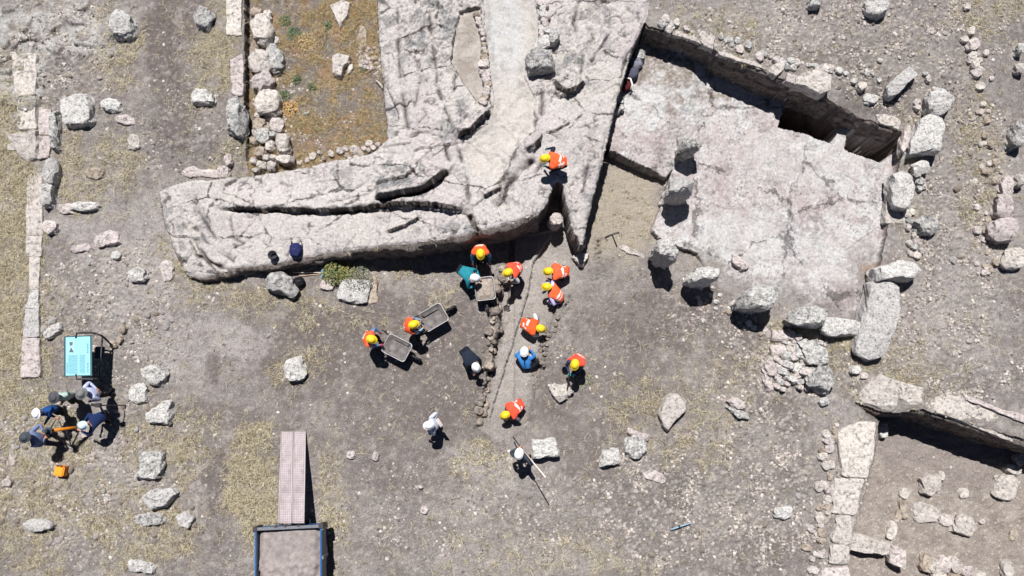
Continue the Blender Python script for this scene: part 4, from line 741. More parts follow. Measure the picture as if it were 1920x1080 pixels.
for i in range(30):
    u = RNG.random(); px = np.interp(u, [0, .4, .7, 1], [1046, 1022, 1012, 1003]) + RNG.normal(0, 4); py = 590 + 140 * u; r_ = RNG.uniform(4, 8)
    stone('clod', (px, py, r_ * 1.2, r_, RNG.uniform(0, 90), 2.6), r_ * .010, 'clod', 'small clod lying along the right edge of the trench', 'clod', gt, N=12)
gt = 'rubble stones banked beside the wall of the lower room'
for i in range(46):
    u = RNG.random(); px = np.interp(u, [0, 1], [1566, 1530]) + RNG.normal(0, 7); py = 790 + 285 * u; r_ = RNG.uniform(6, 15)
    stone('rubble_stone', (px, py, r_ * 1.2, r_, RNG.uniform(0, 90), 3), r_ * .010, ['pale', 'pink', 'earthy'][int(RNG.integers(3))], 'rough rubble stone banked on the left side of the lower room wall', 'stone', gt, N=16)
gt = 'angular rubble round the feet of the standing stones'
for i in range(46):
    u = RNG.random(); px = np.interp(u, [0, .5, 1], [1300, 1420, 1560]) + RNG.normal(0, 16); py = np.interp(u, [0, .5, 1], [540, 620, 640]) + RNG.normal(0, 14); r_ = RNG.uniform(4, 10)
    stone('rubble_stone', (px, py, r_ * 1.2, r_, RNG.uniform(0, 90), 3), r_ * .010, ['pale', 'lich', 'earthy'][int(RNG.integers(3))], 'small angular stone at the feet of the standing stones', 'stone', gt, N=14)
gt = 'angular rubble in the upper middle of the north east ground'
# --- scattered loose stones (the largest ones as things) and gravel (everything smaller, one object)
def rock_mesh(name, seed, mat, sub=2):
    bm = bmesh.new(); bmesh.ops.create_icosphere(bm, subdivisions=sub, radius=1)
    rg = np.random.default_rng(seed); k = rg.normal(size=(9, 3)); k /= np.linalg.norm(k, axis=1)[:, None]; dd = rg.uniform(.62, .9, 9)
    for v in bm.verts:
        for a, b in zip(k, dd):
            s = v.co.x * a[0] + v.co.y * a[1] + v.co.z * a[2]
            if s > b: v.co -= Vector(a) * (s - b) * .9
        v.co *= 1 + rg.uniform(-.03, .03)
    me = bpy.data.meshes.new(name); bm.to_mesh(me); bm.free(); me.materials.append(mat); return me
variants = [rock_mesh('loose_stone', 100 + i, [M_pale, M_pink, M_earthy, M_lich][i % 4]) for i in range(12)]
def density(px, py):
    x = np.clip((px), 0, 1919); j = None
    return 0
pxs, pys = PXg[::3, ::3].ravel(), PYg[::3, ::3].ravel(); zn = ZONE[::3, ::3].ravel(); wd_ = (PEB ** 1.5)[::3, ::3].ravel() * np.isin(zn, (0, 6)) + .02 * np.isin(zn, (0, 4, 5, 6))
vis = (pxs > -30) & (pxs < 1950) & (pys > -30) & (pys < 1110) & (X[::3, ::3].ravel() > -18.5) & (X[::3, ::3].ravel() < 18.5)
wd_ = wd_ * vis; wd_ /= wd_.sum()
Xs, Ys = X[::3, ::3].ravel(), Y[::3, ::3].ravel()
lw_ = wd_ * (.4 + 3 * ((pxs < 450) & (pys > 560))); lw_ /= lw_.sum()
pick = RNG.choice(len(wd_), 200, p=lw_, replace=False)
for n, i in enumerate(pick):
    me = variants[int(RNG.integers(12))]; o = bpy.data.objects.new('loose_stone', me); COL.objects.link(o)
    r_ = RNG.uniform(.05, .085) * (1 + (RNG.random() < .25) * .6); x, y = Xs[i] + RNG.uniform(-.04, .04), Ys[i] + RNG.uniform(-.04, .04)
    o.location = (x, y, hz(x, y) + r_ * .12); o.rotation_euler = (RNG.uniform(-.2, .2), RNG.uniform(-.2, .2), RNG.uniform(0, 6.28)); o.scale = (r_ * RNG.uniform(.9, 1.5), r_ * RNG.uniform(.7, 1.1), r_ * .75)
    tag(o, 'small pale loose stone lying scattered on the dusty open ground of the dig', 'stone', 'loose stones scattered over the open ground')
def gravel(name, n, r0, r1, weight, cols, seed, label):
    rg = np.random.default_rng(seed); ii = rg.choice(len(weight), n, p=weight)
    x = Xs[ii] + rg.uniform(-.06, .06, n); y = Ys[ii] + rg.uniform(-.06, .06, n)
    jj = np.clip(np.searchsorted(GY, y), 0, NY - 1); kk = np.clip(np.searchsorted(GX, x), 0, NX - 1); z = Z[jj, kk]
    base_v = np.array([(1, 0, 0), (.35, .9, .1), (-.6, .75, 0), (-1, -.1, .05), (-.4, -.9, 0), (.6, -.75, .05), (.35, .3, .62), (-.4, .25, .7), (-.05, -.45, .6)], float)
    base_f = np.array([(0, 1, 6), (1, 7, 6), (1, 2, 7), (2, 3, 7), (3, 8, 7), (3, 4, 8), (4, 5, 8), (5, 6, 8), (5, 0, 6), (6, 7, 8)])
    r = r0 + (r1 - r0) * rg.random(n) ** 2.5; a = rg.uniform(0, 6.28, n); ax = rg.uniform(.7, 1.3, n)
    v = base_v[None] + rg.uniform(-.22, .22, (n, 9, 3)); v[:, :, 0] *= ax[:, None]; v *= r[:, None, None]
    vx = v[:, :, 0] * np.cos(a)[:, None] - v[:, :, 1] * np.sin(a)[:, None] + x[:, None]; vy = v[:, :, 0] * np.sin(a)[:, None] + v[:, :, 1] * np.cos(a)[:, None] + y[:, None]; vz = v[:, :, 2] + (z + r * .05)[:, None]
    V = np.stack([vx, vy, vz], -1).reshape(-1, 3); F = (base_f[None] + (np.arange(n) * 9)[:, None, None]).reshape(-1, 3)
    cc = np.array([c3(*c) for c in cols])[rg.integers(0, len(cols), n)] * rg.uniform(.8, 1.12, n)[:, None]
    o = from_np(name, V, F, M_grav, np.repeat(cc, 9, 0), 'stone_colour', smooth=False); tag(o, label, kind='stuff'); return o
M_grav = attr_mat('gravel', 'stone_colour')
gcl = (np.clip(.2 + 2.2 * fbm(X, Y, .8, 4, 606, .7), .03, 2) ** 1.5)[::3, ::3].ravel(); wd_ = wd_ * gcl; wd_ /= wd_.sum()
gravel('gravel', 30000, .008, .055, wd_, [(186, 176, 168), (172, 162, 155), (158, 148, 142), (132, 123, 118), (180, 170, 162), (202, 194, 187), (110, 102, 97), (148, 139, 133)], 7, 'small pale stones and grit strewn over the whole dusty ground')
# --- dry grass: many thin straws, one object of a kind nobody could count
def grass(name, n, weight, lmin, lmax, cols, seed, label, wide=.006, up=.5):
    rg = np.random.default_rng(seed); weight = weight / weight.sum(); nt_ = n // 9
    ii = np.repeat(rg.choice(len(weight), nt_, p=weight), 9)[:n]; n = len(ii); tj = np.repeat(rg.normal(0, .03, (nt_, 2)), 9, 0)
    x = Xs[ii] + tj[:, 0] + rg.normal(0, .03, n); y = Ys[ii] + tj[:, 1] + rg.normal(0, .03, n)
    jj = np.clip(np.searchsorted(GY, y), 0, NY - 1); kk = np.clip(np.searchsorted(GX, x), 0, NX - 1); z = Z[jj, kk]
    L = rg.uniform(lmin, lmax, n); a = rg.uniform(0, 6.28, n); dx, dy = np.cos(a), np.sin(a); k = rg.uniform(.1, up, n)
    p0 = np.stack([x, y, z], -1); p1 = p0 + np.stack([dx * L * .6, dy * L * .6, L * k * .8], -1); p2 = p0 + np.stack([dx * L + rg.normal(0, .012, n), dy * L + rg.normal(0, .012, n), L * k], -1)
    sd_ = np.stack([-dy, dx, np.zeros(n)], -1) * wide * .5
    V = np.stack([p0 - sd_, p0 + sd_, p1 + sd_, p1 - sd_, p2 - sd_ * .3, p2 + sd_ * .3], 1).reshape(-1, 3); b = (np.arange(n) * 6)[:, None]
    F = np.stack([b + np.array([[0, 1, 2, 3]]), b + np.array([[3, 2, 5, 4]])], 1).reshape(-1, 4)
    cc = np.array([c3(*c) for c in cols])[rg.integers(0, len(cols), n)] * rg.uniform(.75, 1.15, n)[:, None]
    o = from_np(name, V, F, M_straw, np.repeat(cc, 6, 0), 'straw_colour', smooth=False); tag(o, label, kind='stuff'); return o
M_straw = attr_mat('straw', 'straw_colour', .8)
gw0 = (np.clip((GR + .6 * ell([(470,900,52,100,1),(22,450,55,330,.8)], 137, .4)) * (.55 + 1.6 * med + 1.2 * fin), 0, 1.5) ** 1.3 * np.isin(ZONE, (0,)) + .012 * (ZONE == 0))[::3, ::3].ravel() * vis
grass('dry_grass', 105000, gw0, .06, .22, [(212, 200, 168), (192, 180, 150), (174, 160, 132), (220, 212, 190), (140, 127, 106), (104, 93, 78), (84, 75, 63), (202, 188, 154)], 17, 'pale yellow dry grass matted over patches of the ground')
yw = (np.clip(.25 + med + .5 * big, 0, 1) * (ZONE == 6))[::3, ::3].ravel() * vis
grass('dry_weeds', 26000, yw, .05, .2, [(206, 186, 136), (184, 146, 96), (146, 122, 92), (118, 112, 86), (200, 190, 156), (104, 92, 72), (186, 148, 104), (140, 132, 104)], 27, 'straw and rust coloured dry weeds covering the walled yard', up=.8)
def plant(name, px, py, r, n, cols, label, hgt=.12, leaf=.03, seed=0, cat='plant', zt=None, group=None):
    rg = np.random.default_rng(seed); c = G(px, py); bm = bmesh.new(); lay = bm.loops.layers.float_color.new('leaf_colour')
    for i in range(n):
        a = rg.uniform(0, 6.28); rr = r * math.sqrt(rg.random()); h_ = hgt * (1 - .6 * (rr / r) ** 2) * rg.uniform(.3, 1)
        p = Vector((rr * math.cos(a), rr * math.sin(a), h_)); b_ = rg.uniform(0, 6.28); u = Vector((math.cos(b_), math.sin(b_), rg.uniform(-.4, .5))).normalized(); s = Vector((-u.y, u.x, rg.uniform(-.3, .3)))
        l_ = leaf * rg.uniform(.6, 1.4); vs = [bm.verts.new(p - u * l_), bm.verts.new(p + s * l_ * .45), bm.verts.new(p + u * l_), bm.verts.new(p - s * l_ * .45)]
        f = bm.faces.new(vs); cc = c3(*cols[int(rg.integers(len(cols)))]) * rg.uniform(.7, 1.2)
        for lp in f.loops: lp[lay] = (*cc, 1)
    root = empty(name, c, label, cat, group)
    from_bm('foliage', bm, M_leaf, root)
    sb = bmesh.new()
    for i in range(14):
        a = rg.uniform(0, 6.28); e = Vector((math.cos(a) * r * .8, math.sin(a) * r * .8, hgt * .5)); s = Vector((-math.sin(a), math.cos(a), 0)) * .004
        q = [sb.verts.new(v) for v in (-s, s, e + s * .4, e - s * .4)]; sb.faces.new(q); q2 = [sb.verts.new(v) for v in (Vector((0, 0, -.01)), Vector((0, 0, .01)), e + Vector((0, 0, .004)), e)]; sb.faces.new(q2)
    from_bm('stem', sb, M_stem, root)
M_leaf = attr_mat('leaves', 'leaf_colour', .6); M_stem = plain('plant_stem', alb(120, 110, 80), .9)
GRN = [(96, 112, 62), (116, 128, 76), (70, 86, 50), (140, 142, 88), (150, 134, 90)]; GRY = [(110, 116, 104), (138, 142, 126), (86, 90, 78), (160, 160, 140)]; DRY = [(150, 140, 84), (176, 160, 96), (120, 110, 66), (130, 140, 70)]
plant('green_bush', 630, 512, .42, 900, GRN, 'bright green bush growing at the foot of the outcrop by the tools', .6, .03, 1, 'bush')
plant('grey_shrub', 672, 528, .5, 1300, GRY, 'dull grey green shrub overhanging the squared grey block', .62, .022, 2, 'bush')
plant('withering_bush', 654, 516, .36, 600, DRY, 'yellowing bush between the green bush and the grey shrub', .5, .025, 3, 'bush')
DG = [(64, 92, 60), (82, 110, 72), (100, 126, 92), (50, 76, 48)]
for i, (cx, cy, r, n, lb) in enumerate(((534, 40, .22, 180, 'low dark green weed near the top left of the yard'), (552, 65, .26, 240, 'spreading dark green weed below the first one in the yard'), (615, 49, .15, 90, 'small green weed below the pale triangular slab'), (556, 150, .18, 120, 'grey green weed right of the biggest rubble wall block'), (532, 180, .2, 150, 'dark weed beside the rubble wall'),
    (682, 130, .14, 90, 'green weed under the pile of small stones in the yard'), (585, 163, .16, 80, 'sparse green weed in the middle of the yard'), (525, 130, .2, 120, 'weed tuft under the dark grey bulging stone'))):
    plant('weed', cx, cy, r, n, DG, lb, .1, .028, 30 + i, 'weed')
plant('weed', 1095, 712, .3, 160, DRY + DG, 'sparse weed right of the worker with the iron bar', .08, .02, 60, 'weed')
plant('weed', 573, 700, .15, 80, DRY + GRN, 'small weed tuft at the right side of the round boulder', .08, .02, 61, 'weed')
plant('dry_tuft', 545, 205, .28, 260, [(190, 150, 96), (206, 176, 120), (170, 130, 84)], 'rust coloured dry tuft in the left of the yard', .18, .035, 62, 'weed')
plant('dry_tuft', 575, 80, .35, 260, [(196, 166, 120), (206, 180, 136), (170, 140, 94)], 'orange tinged dry tuft in the upper yard', .12, .03, 63, 'weed')
# ------------------------------------------------------------------ vertical rock and masonry faces
def face_wall(name, pts, zb, mat, label=None, parent=None, push=.05, course=.28, depth=.09, batter=.0, seed=1, drop=.03, flip=1, zfix=None):
    xy = []; 
    for p in pts:
        q = P(*p); xy.append(Vector((q.x, q.y)))
    L = [0]; 
    for p, q in zip(xy, xy[1:]): L.append(L[-1] + (q - p).length)
    n = int(L[-1] / .04); us = np.linspace(0, L[-1], n + 1); xs = np.interp(us, L, [p.x for p in xy]); ys = np.interp(us, L, [p.y for p in xy])
    xs += .05 * fbm(us, us * 0 + seed, .7, 3, seed); ys += .05 * fbm(us, us * 0 + seed + 9, .7, 3, seed)
    tx, ty = np.gradient(xs), np.gradient(ys); ln = np.hypot(tx, ty); nx_, ny_ = flip * ty / ln, -flip * tx / ln
    zt = np.array([hz(x - a * .12, y - b_ * .12) for x, y, a, b_ in zip(xs, ys, nx_, ny_)]) - drop; zt = np.minimum(zt, np.interp(us, L, [p[2] for p in pts]) + .12)
    m = 36; T = np.linspace(0, 1, m + 1); V = []
    for t in T:
        z = zt + (zb - zt) * t; w1, w2, wi = worley(us + .02 * np.sin(z * 30), z * (1.0 / (course / .45)), .45, seed); w3, w4, wj = worley(us, z, .16, seed + 4)
        o = push + batter * t + depth * ((wi - .5) * sm(0, .15, w2 - w1)) + .03 * (wj - .5) * sm(0, .2, w4 - w3) + .03 * fbm(us, z, .25, 3, seed + 2, .6)
        if t == 0: o = o * 0 - .1
        V.append(np.stack([xs + nx_ * o, ys + ny_ * o, z], -1))
    V = np.concatenate(V); k = n + 1; i = np.arange(n)[None] + (np.arange(m) * k)[:, None]; F = np.stack([i, i + k, i + k + 1, i + 1], -1).reshape(-1, 4)
    o = from_np(name, V, F if flip > 0 else F[:, ::-1], mat)
    if parent: o.parent = parent
    if label: tag(o, label, 'stone wall')
    return o
M_face = stone_mat('shaded_cut_rock', alb(150, 140, 134), alb(118, 108, 102), alb(60, 52, 48), .42, .56, 4)  # cut rock with shade put into its colour, darker than other stone
OUT = bpy.data.objects['rock_outcrop']
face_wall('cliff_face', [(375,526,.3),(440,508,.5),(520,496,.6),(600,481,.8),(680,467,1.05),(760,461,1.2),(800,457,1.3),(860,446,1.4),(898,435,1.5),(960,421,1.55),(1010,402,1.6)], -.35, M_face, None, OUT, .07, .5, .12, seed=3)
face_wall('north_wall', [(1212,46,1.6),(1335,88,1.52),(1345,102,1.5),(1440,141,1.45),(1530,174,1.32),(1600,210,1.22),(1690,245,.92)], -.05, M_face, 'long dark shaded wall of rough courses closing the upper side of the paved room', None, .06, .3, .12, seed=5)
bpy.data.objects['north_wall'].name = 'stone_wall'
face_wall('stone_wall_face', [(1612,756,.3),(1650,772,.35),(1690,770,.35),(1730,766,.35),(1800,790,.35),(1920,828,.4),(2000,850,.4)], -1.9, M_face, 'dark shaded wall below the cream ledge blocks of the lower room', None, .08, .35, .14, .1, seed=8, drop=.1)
bpy.data.objects['stone_wall_face'].name = 'stone_wall'
# ------------------------------------------------------------------ small builders
def tube(bm, pts, r, n=8, cap=True, r2=None, mi=0):
    rings = []; pts = [Vector(p) for p in pts]; K = len(pts)
    for i, p in enumerate(pts):
        d = (pts[min(i + 1, K - 1)] - pts[max(i - 1, 0)]).normalized()
        a = d.cross(Vector((0, 0, 1))); a = a.normalized() if a.length > .05 else Vector((1, 0, 0)); b = d.cross(a)
        rr = r if r2 is None else r + (r2 - r) * i / (K - 1)
        rings.append([bm.verts.new(p + a * rr * math.cos(2 * math.pi * j / n) + b * rr * math.sin(2 * math.pi * j / n)) for j in range(n)])
    for i in range(K - 1):
        for j in range(n):
            f = bm.faces.new((rings[i][j], rings[i][(j + 1) % n], rings[i + 1][(j + 1) % n], rings[i + 1][j])); f.smooth = True; f.material_index = mi
    if cap:
        for rg in (rings[0][::-1], rings[-1]): bm.faces.new(rg).material_index = mi
def boxm(bm, c, size, M=None, bev=.0, mi=0):
    n0 = len(bm.faces); g = bmesh.ops.create_cube(bm, size=1); vs = g['verts']
    for v in vs: v.co = Vector((v.co.x * size[0], v.co.y * size[1], v.co.z * size[2]))
    if bev:
        es = list({e for v in vs for e in v.link_edges}); r = bmesh.ops.bevel(bm, geom=es, offset=bev, segments=2, affect='EDGES'); vs = list({v for f in r['faces'] for v in f.verts} | {v for v in vs if v.is_valid})
    for v in vs:
        q = v.co.copy(); q = M @ q if M is not None else q; v.co = q + Vector(c)
    for f in {f for v in vs for f in v.link_faces}: f.material_index = mi
def ang_of(a, b):
    d = b - a; return math.atan2(d.y, d.x)
VESTS = [plain('orange_vest', alb(*q), .85, spec=.2, var=.22, sc=9) for q in ((250, 98, 54), (242, 92, 46), (236, 108, 74), (250, 84, 60), (230, 96, 60))]; M_or = 1; M_strip = plain('reflective_stripe', alb(240, 225, 215), .4, sc=30)
M_yel = plain('yellow_helmet', (.78, .56, .02), .45, var=.12); M_wh = plain('white_helmet', (.82, .83, .84), .35, var=.04)
M_skin = plain('skin', alb(176, 128, 100), .6); M_shoe = plain('dusty_boot', alb(90, 78, 66), .9); M_hair = plain('dark_hair', (.012, .01, .01), .7)
M_eye = plain('eye', (.05, .04, .04), .3)
_fab = {}
def fab(c):
    if c not in _fab: _fab[c] = plain('cloth', alb(*c), .9, spec=.2, var=.22, sc=8)
    return _fab[c]
M_steel = plain('worn_steel', alb(112, 107, 106), .75, .15, var=.5, sc=5); M_blk = plain('black_rubber', (.02, .02, .022), .7); M_rim = plain('rolled_rim', alb(170, 166, 168), .4, .3)
M_wood = plain('wooden_handle', alb(200, 176, 150), .7); M_iron = plain('dark_iron', (.03, .028, .03), .55); M_dirt = plain('heaped_dirt', alb(160, 148, 138), 1, spec=.1, var=.25, sc=14)
M_blue = plain('blue_paint', alb(28, 92, 150), .4, var=.2); M_grey = plain('grey_paint', alb(110, 112, 118), .6, var=.25)
# ------------------------------------------------------------------ people
def ik(a, b, l1, l2, pole):
    d = b - a; L = d.length; u = d.normalized()
    if L > (l1 + l2) * .995: return a + d * (l1 / (l1 + l2)), b
    x = (l1 * l1 - l2 * l2 + L * L) / (2 * L); h_ = math.sqrt(max(l1 * l1 - x * x, 0)); p = pole - u * pole.dot(u); p = p.normalized() if p.length > 1e-3 else Vector((0, 0, 1))
    return a + u * x + p * h_, b
PEOPLE = []
def person(label, head, face, feet, hands, shirt, pants, hat, vest=None, pelvis=None, glove=None, group=None, hair=None, kneel=False, zg=None, shoe=None):
    """head (px,py,height above ground of the head centre); pelvis the same; feet/hands in picture points"""
    f0 = [G(*q) for q in feet]; zg = sum(q.z for q in f0) / 2 if zg is None else zg
    fd = (P(head[0] + face[0], head[1] + face[1], 1) - P(head[0], head[1], 1)); fd.z = 0; fd.normalize(); lat = fd.cross(Vector((0, 0, 1))).normalized()   # lat = the person's right
    h = P(head[0], head[1], zg + head[2]); pl = P(pelvis[0], pelvis[1], zg + pelvis[2]); sp = (h - pl).normalized()
    L = (h - pl).length; Lw = min(max(L, .66), .80); pl = h - sp * Lw
    neck = h - sp * .15 - Vector((0, 0, .05)); chest = pl + (neck - pl) * .72; waist = pl + (neck - pl) * .36
    bow = Vector((0, 0, 1)) * .05 * (1 - abs(sp.z)); chest += bow; waist += bow * .8
    up = (sp * .55 + Vector((0, 0, .75)) + fd * (-.1)).normalized()
    V = [pl, waist, chest, neck]; Rr = [(.175, .145), (.165, .14), (.19, .15), (.066, .066)]; E = [(0, 1), (1, 2), (2, 3)]; kind = ['pants', 'shirt', 'shirt', 'skin']; EK = ['hipzone', 'torso', 'torso_top']
    def add(p, r, par, k): V.append(p.copy()); Rr.append((r, r)); E.append((par, len(V) - 1)); EK.append(k); return len(V) - 1
    i_head = add(h - up * .03, .05, 3, 'skin')
    right = {1: [], -1: []}
    for s, hp in ((-1, hands[0]), (1, hands[1])):
        sh = neck - sp * .05 + lat * .195 * s + Vector((0, 0, -.02)); w_ = P(hp[0], hp[1], zg + hp[2])
        dd = w_ - sh
        if dd.length > .53: w_ = sh + dd.normalized() * .53
        if dd.length < .16: w_ = sh + dd.normalized() * .16
        el, w_ = ik(sh, w_, .29, .26, -fd * .6 + lat * s * .7 + Vector((0, 0, -.3)))
        a = add(sh, .078, 2, 'clav'); b = add(el, .056, a, 'upperarm'); c_ = add(w_, .030, b, 'forearm'); d = (w_ - el).normalized()
        side = d.cross(Vector((0, 0, 1))); side = side.normalized() if side.length > .1 else lat.copy(); dn = d.cross(side).normalized(); dn = dn if dn.z < 0 else -dn
        pm = add(w_ + d * .06, .032, c_, 'hand')
        for k, ln in zip((-1.5, -.5, .5, 1.5), (.060, .075, .080, .068)):       # four curled fingers
            q0 = w_ + d * .085 + side * .018 * k; q1 = q0 + (d * .7 + dn * .5) * ln * .5; q2 = q1 + (d * .1 + dn * .95) * ln * .5
            m0 = add(q0, .0095, pm, 'hand'); m1 = add(q1, .009, m0, 'hand'); add(q2, .008, m1, 'hand')
        q0 = w_ + d * .035 + side * .036; q1 = q0 + (d * .6 + side * .6) * .035; m0 = add(q0, .011, pm, 'hand'); m1 = add(q1, .010, m0, 'hand'); add(q1 + (d * .5 + dn * .6) * .03, .009, m1, 'hand')
    for s, q in ((-1, f0[0]), (1, f0[1])):
        hip = pl + lat * .095 * s - Vector((0, 0, .05)); zf = max(hz(q.x, q.y), zg - .1)
        an = Vector((q.x, q.y, zf + .085))
        if kneel:
            an = Vector((q.x, q.y, zf + .07))
        dd = an - hip
        if dd.length > .84: an = hip + dd.normalized() * .84; an.z = max(an.z, zf + .085)
        kn, an = ik(hip, an, .43, .41, fd + Vector((0, 0, .15 if not kneel else -.3)) + lat * s * .25)
        kn.z = max(kn.z, zg + .07)
        a = add(hip, .098, 0, 'hip'); b = add(kn, .070, a, 'thigh'); c_ = add(an, .050, b, 'shank'); toe = an + fd * .15 + lat * s * .02; toe.z = an.z - .045
        hl = add(an - Vector((0, 0, .045)) - fd * .03, .035, c_, 'foot'); add(toe, .034, c_, 'foot')
    bm = bmesh.new(); lay = bm.verts.layers.skin.verify(); vs = []
    for i, (p, r) in enumerate(zip(V, Rr)):
        v = bm.verts.new(p); v[lay].radius = r; v[lay].use_root = (i == 0); vs.append(v)
    for a, b in E: bm.edges.new((vs[a], vs[b]))
    me = bpy.data.meshes.new('body'); bm.to_mesh(me); bm.free()
    o = bpy.data.objects.new('body', me); COL.objects.link(o); m = o.modifiers.new('s', 'SKIN'); m.branch_smoothing = .3; m2 = o.modifiers.new('u', 'SUBSURF'); m2.levels = 2; m2.render_levels = 2
    PEOPLE.append(dict(o=o, V=V, E=E, EK=EK, label=label, h=h, up=up, fd=fd, lat=lat, zg=zg, pl=pl, neck=neck, shirt=shirt, pants=pants, hat=hat, vest=VESTS[len(PEOPLE) % 5] if vest else None, glove=glove, group=group, hair=hair, f0=f0, shoe=shoe))
    return dict(hands=[P(q[0], q[1], zg + q[2]) for q in hands])
def head_geo(bm, h, up, fd, mi_skin=0, mi_eye=5):
    lat = fd.cross(up).normalized(); fr = up.cross(lat).normalized(); M = Matrix((lat, fr, up)).transposed()
    g = bmesh.ops.create_uvsphere(bm, u_segments=20, v_segments=14, radius=1)
    for v in g['verts']:
        x, y, z = v.co; x *= .076; z2 = z * .115; y2 = y * .094
        if z < 0: x *= 1 + .28 * z; y2 = y2 * (1 + .12 * z) + .012 * -z
        if y > .75 and abs(v.co.x) < .2 and -.45 < z < .15: y2 += .022 * (1 - abs(v.co.x) / .2)      # nose
        if y > .6 and abs(abs(v.co.x) - .38) < .2 and 0 < z < .3: y2 -= .010                            # eye hollows
        if y > .7 and abs(v.co.x) < .35 and -.66 < z < -.5: y2 += .006                                 # lips
        v.co = M @ Vector((x, y2, z2)) + h
    for f in {f for v in g['verts'] for f in v.link_faces}: f.material_index = mi_skin; f.smooth = True
    for s in (-1, 1):
        for c_, sc, mi in ((Vector((.03 * s, .083, .012)), (.012, .008, .008), mi_eye), (Vector((.078 * s, -.005, .0)), (.010, .022, .032), mi_skin)):
            g = bmesh.ops.create_uvsphere(bm, u_segments=8, v_segments=6, radius=1)
            for v in g['verts']: v.co = M @ (Vector((v.co.x * sc[0], v.co.y * sc[1], v.co.z * sc[2])) + c_) + h
            for f in {f for v in g['verts'] for f in v.link_faces}: f.material_index = mi; f.smooth = True
    return M
def dome(M, c, rx, ry, rz_, brim=.022, visor=.045, ridge=True, n=28):
    bm = bmesh.new(); rings = []
    prof = [(math.cos(a), math.sin(a)) for a in np.linspace(0, math.pi / 2 * .96, 7)]
    def ring(k, z, ext=0):
        out = []
        for j in range(n):
            t = 2 * math.pi * j / n; e = ext + (visor * max(0, math.sin(t)) ** 2 if ext else 0)
            rg = .009 * max(0, 1 - abs(math.cos(t)) / .25) * (k < .98) * (1 if ridge else 0)
            out.append(bm.verts.new(M @ Vector(((rx * k + e) * math.cos(t), (ry * k + e) * math.sin(t), z + rg)) + c))
        return out
    rings.append(ring(.96, -.012)); rings.append(ring(1, -.010, brim)); rings.append(ring(1, -.003, brim)); 
    for k, z in prof: rings.append(ring(k, z * rz_ + .004))
    for a, b in zip(rings, rings[1:]):
        for j in range(n): bm.faces.new((a[j], a[(j + 1) % n], b[(j + 1) % n], b[j])).smooth = True
    bm.faces.new(rings[-1]); return bm
def finish_people():
    bpy.context.view_layer.update(); dg = bpy.context.evaluated_depsgraph_get(); evs = [bpy.data.meshes.new_from_object(p['o'].evaluated_get(dg)) for p in PEOPLE]
    for p, me in zip(PEOPLE, evs):
        old = p['o']; bpy.data.objects.remove(old)
        org = Vector((sum(q.x for q in p['f0']) / 2, sum(q.y for q in p['f0']) / 2, p['zg']))
        bm = bmesh.new(); bm.from_mesh(me); segs = [(p['V'][a], p['V'][b], k) for (a, b), k in zip(p['E'], p['EK'])]
        slot = {'skin': 0, 'torso': 1, 'torso_top': 1, 'clav': 1, 'upperarm': 1, 'forearm': 1, 'hand': 4, 'hipzone': 2, 'hip': 2, 'thigh': 2, 'shank': 2, 'foot': 3}
        ax = p['neck'] - p['pl']; vest_f = []
        for f in bm.faces:
            c = f.calc_center_median(); best = 9; kk = None
            for a, b, k in segs:
                d = b - a; t = max(0, min(1, (c - a).dot(d) / max(d.length_squared, 1e-9))); dist = (a + d * t - c).length - {'torso': .06, 'torso_top': .06, 'hipzone': .05, 'hip': .02}.get(k, 0)
                if dist < best: best = dist; kk = k
            tt = (c - p['pl']).dot(ax) / ax.length_squared
            f.material_index = slot[kk]; f.smooth = True
            if kk == 'torso_top' and tt > 1.02: f.material_index = 0
            if kk in ('hipzone',) and tt > .12: f.material_index = 1
            if p['vest'] and -.05 < tt < 1.02 and (kk in ('torso', 'torso_top', 'hipzone') or (kk == 'clav')): vest_f.append((f, tt))
        if p['vest']:
            vb = bmesh.new(); mp = {}
            bm.normal_update()
            for f, tt in vest_f:
                vs = []
                for v in f.verts:
                    if v.index not in mp: mp[v.index] = vb.verts.new(v.co + v.normal * .034 - org)
                    vs.append(mp[v.index])
                nf = vb.faces.new(vs); nf.smooth = True; nf.material_index = 1 if (.22 < tt < .31 or .40 < tt < .49) else 0
            vo = from_bm('safety_vest', vb, [p['vest'], M_strip])
            sm_ = None
        M = head_geo(bm, p['h'], p['up'], p['fd'])
        bmesh.ops.translate(bm, verts=bm.verts, vec=-org)
        o = from_bm('person', bm, [M_skin, fab(p['shirt']), fab(p['pants']), M_shoe if not p['shoe'] else fab(p['shoe']), (fab(p['glove']) if p['glove'] else M_skin), M_eye], loc=org)
        tag(o, p['label'], 'person', p['group'])
        if p['vest']: vo.parent = o
        hc = p['h'] - org + p['up'] * .035
        if p['hat'] in ('yellow', 'white', 'bluewhite'):
            mat = {'yellow': M_yel, 'white': M_wh, 'bluewhite': fab((200, 226, 246))}[p['hat']]; from_bm('helmet', dome(M, hc, .110, .136, .108, .018, .035), mat, o)
        else:
            from_bm('sun_hat', dome(M, hc, .105, .125, .10, .06, .01, False), fab(p['hat']), o)
        if p['hair']:
            hb = bmesh.new(); back = -(M @ Vector((0, 1, 0))); b0 = p['h'] - org + back * .08 - p['up'] * .02; e = p['neck'] - org + back * .09
            tube(hb, [b0, b0 + back * .04 - p['up'] * .05, e + Vector((0, 0, .05)) + back * .02, e - (p['neck'] - p['pl']) * .35 + back * .05 + Vector((0, 0, .08))], .04, 8, True, .014); from_bm('hair', hb, M_hair, o)
        else:
            hb = bmesh.new(); g = bmesh.ops.create_uvsphere(hb, u_segments=16, v_segments=8, radius=1)
            for v in g['verts']:
                x, y, z = v.co; v.co = M @ Vector((x * .082, y * .098 - .012 if y < .3 else y * .08 - .01, max(z, -.35) * .1)) + p['h'] - org
            from_bm('hair', hb, M_hair, o, smooth=True)
